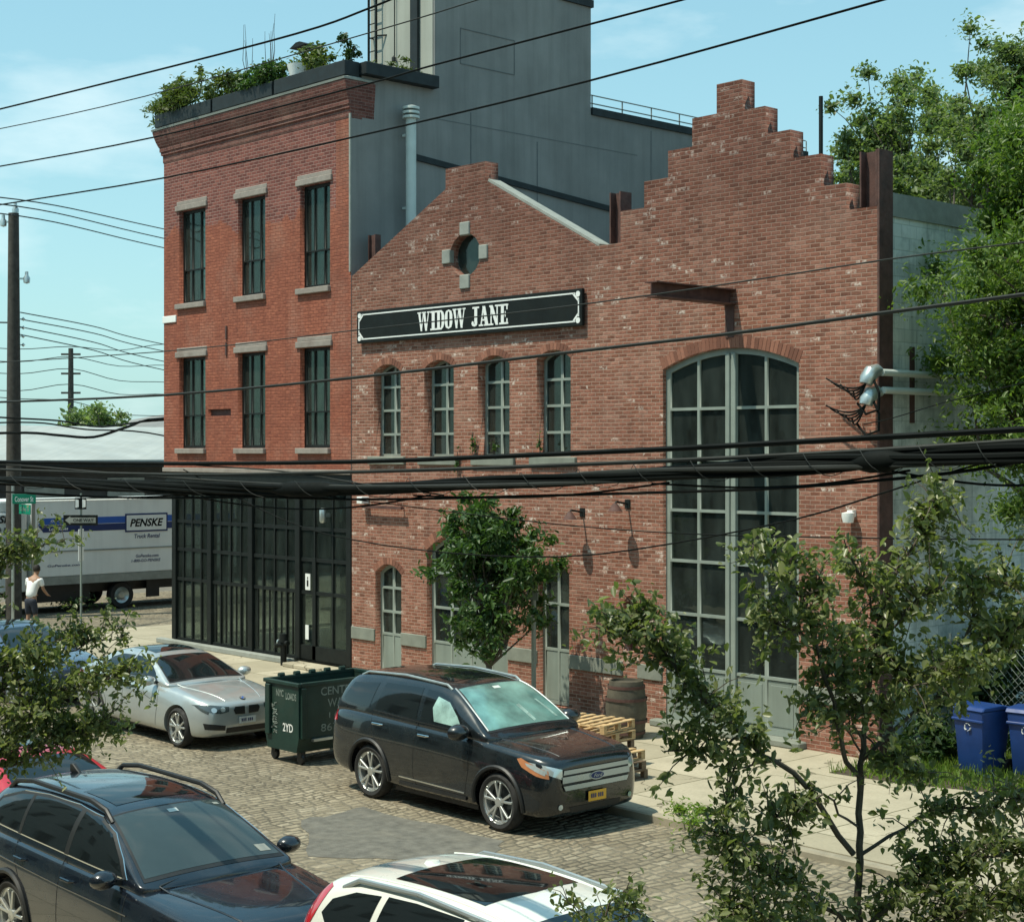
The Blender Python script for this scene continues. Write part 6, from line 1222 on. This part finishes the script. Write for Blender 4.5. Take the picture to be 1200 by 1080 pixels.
# ------------------------------------------------------------------ overhead wires
def poly3(pts, n=24):
    """smooth curve through measured points (Catmull-Rom)"""
    P = [pts[0]*2-pts[1]]+list(pts)+[pts[-1]*2-pts[-2]]; out = []
    for i in range(1, len(P)-2):
        m = max(3, n//(len(pts)-1))
        for k in range(m):
            u = k/m; a, b_, c_, d = P[i-1], P[i], P[i+1], P[i+2]
            out.append(.5*((2*b_)+(c_-a)*u+(2*a-5*b_+4*c_-d)*u*u+(3*b_-a-3*c_+d)*u**3))
    return out+[pts[-1]]
def wire(lab, pts, r, m='wire', grp='overhead wires along the street', y=-14.5, name='overhead_wire'):
    P = poly3([aty(px, py, y) for px, py in pts]) if y is not None else poly3([at(*q) for q in pts])
    b = MB(); b.tube(P, r, 6); return meta(b.build(name, m, smooth=True), lab, 'wire', grp)
wire('topmost wire, crossing only the upper left corner above the roof planters', [(-120, 155), (0, 128), (310, 50), (435, 9), (520, -30)], .0075)
wire('pale thin wire passing just under the topmost one, over the roof plants', [(-120, 172), (0, 151), (170, 113), (435, 38), (560, 0), (640, -25)], .0042, 'wire_grey')
wire('wire from the left edge across the brick cornice up to the grey tower top', [(-120, 215), (0, 195), (185, 160), (425, 100), (510, 76), (800, 0), (870, -22)], .0062)
wire('wire running from the utility pole top across the grey wall to the upper middle sky', [(-120, 260), (0, 240), (190, 209), (413, 161), (690, 95), (1035, 0), (1110, -22)], .0062)
wire('single cable sloping across both rows of windows and the top of the tall arched window', [(-120, 474), (0, 471), (190, 463), (410, 443), (665, 413), (855, 391), (1040, 366), (1200, 345), (1320, 328)], .0095, 'wire_grey')
wire('thin faint wire crossing the black signboard and the brick beside the hoist beam', [(-120, 432), (190, 412), (424, 386), (640, 362), (830, 336), (1040, 304), (1200, 284), (1320, 270)], .004, 'wire_grey')
wire('upper of two cables just above the thick cable bundle', [(-120, 540), (0, 541), (200, 543), (410, 541), (600, 534), (800, 525), (1000, 514), (1200, 503), (1320, 497)], .015)
wire('lower of two cables just above the thick cable bundle', [(-120, 547), (0, 550), (200, 556), (410, 553), (600, 547), (800, 539), (1000, 529), (1200, 516), (1320, 508)], .012, 'wire_grey')
t = thing('cable_bundle', 'thick sagging bundle of black cables across the middle of the photo', 'cable bundle', aty(600, 563, -14.5), 'overhead wires along the street')
base = poly3([aty(px, py, -14.5) for px, py in [(-120, 560), (0, 563), (200, 571), (400, 573), (600, 566), (800, 553), (1000, 542), (1200, 531), (1320, 524)]], 80)
nb = len(base); strands = MB()
for i in range(11):
    a0 = 6.28*i/11; b = MB(); rr = .012+.007*rng.random(); amp = .033 if i else 0
    P = [q+Vector((0, math.cos(a0+k*.13+.3*math.sin(k*.2+i)), math.sin(a0+k*.13+.3*math.sin(k*.2+i))))*(amp*(.75+.4*math.sin(k*.11+i*2))) for k, q in enumerate(base)]
    b.tube(P, rr, 7); b.build('cable', 'wire' if i % 4 else 'wire_grey', t, smooth=True)
for k, L_ in ((26, 5), (60, 4)):
    b = MB(); seg = base[k:k+L_]; b.tube(seg, [.03]+[.055]*(len(seg)-2)+[.03], 10); b.build('splice_case', 'wire', t, smooth=True)
for q in range(5):
    k0 = 6+q*14; sg = base[k0:k0+16]; b = MB(); b.tube([p_+Vector((0, .03, -.05-.06*math.sin(math.pi*i/(len(sg)-1))*(1+.5*math.sin(q*2)))) for i, p_ in enumerate(sg)], .006, 5); b.build('loose_cable', 'wire', t, smooth=True)
b = MB()
P = [base[int(k)].lerp(base[min(int(k)+1, nb-1)], k-int(k))+Vector((0, math.cos(k*1.9), math.sin(k*1.9)))*.058 for k in np.linspace(0, nb-1, nb*4)]; b.tube(P, .0022, 4, False); b.build('lashing_wire', 'wire_grey', t)
for i, (dy, lab) in enumerate(((-14, 'upper loose strand left of the brick corner above the cable bundle'), (9, 'loose strand sagging under the left end of the cable bundle'), (18, 'lowest loose strand under the left end of the cable bundle'))):
    wire(lab, [(-120, 556+dy), (0, 558+dy), (120, 566+dy*.9), (260, 572+dy*.6), (420, 574+dy*.2)], .009, ['wire_grey', 'wire', 'wire'][i])
wire('thin cable hanging just below the thick bundle', [(200, 578), (410, 585), (620, 581), (800, 576), (930, 571), (1107, 555), (1200, 540), (1320, 520)], .008)
wire('long drooping drop wire that dips across the street tree and rises to the right', [(215, 550), (330, 608), (412, 632), (530, 648), (660, 652), (780, 638), (933, 608), (1033, 578), (1100, 557), (1180, 535)], .0045)
wire('thin wire slanting down below the bundle to the right edge', [(300, 572), (413, 585), (633, 612), (800, 625), (1000, 630), (1200, 632), (1320, 632)], .0035)
wire('pale loose drop wire above the left part of the cable bundle', [(230, 545), (330, 552), (420, 566), (520, 580)], .005, 'wire_grey')
wire('thin service wire between the weatherheads and the right edge', [(1012, 497), (1045, 490), (1112, 470), (1200, 448), (1300, 420)], .006, 'wire', y=-5.0)
g2 = 'wires on the side street poles'
for i, (y0, y1) in enumerate(((234, 268), (242, 279), (253, 290))): wire('thin wire fanning right from the top of the thick wooden pole', [(-200, y0-14, 40), (22, y0, 47), (190, y1, 58), (420, y1+50, 78)], .02, 'wire_grey', g2, None)
for i, (y0, y1) in enumerate(((366, 403), (374, 411), (383, 423), (392, 433))): wire('thin wire slanting right from the insulator row midway up the thick wooden pole', [(24, y0, 47), (110, (y0+y1)/2-2, 53), (190, y1, 60), (420, y1+45, 78)], .017, 'wire_grey', g2, None)
for i, (a, b_, c_, lab) in enumerate(((377, 378, 377, 'short level wire left of the thick pole, midway up'), (407, 406, 403, 'level wire passing the top of the distant pole'), (422, 418, 428, 'upper sagging wire on the distant pole'), (436, 432, 448, 'middle sagging wire on the distant pole'), (456, 450, 462, 'lower sagging wire on the distant pole'), (465, 470, 488, 'wire dropping behind the brick corner from the left edge'))):
    wire(lab, [(-60, a-4, 84), (20, a+2, 84), (83, b_, 84), (140, (b_+c_)/2+6, 90), (200, c_, 95), (300, c_+8, 100)] if i else [(-60, a, 47), (14, b_, 47)], .022, 'wire_grey', g2, None)
for i, (p4, r, lab) in enumerate((([(-60, 486), (20, 490), (70, 493), (120, 500), (195, 492)], .008, 'drooping dark cable over the pale roof, upper one'), ([(-60, 509), (30, 507), (70, 510), (110, 512), (150, 500), (195, 490)], .012, 'thick drooping dark cable along the ridge of the pale roof'), ([(-60, 497), (40, 495), (100, 503), (195, 511)], .007, 'drooping dark cable over the pale roof, lower one'))):
    wire(lab, [(a, b_, 46) for a, b_ in p4]+[(330, p4[-1][1]+(40 if i == 2 else 0), 60)], r*3.2, 'wire', g2, None)
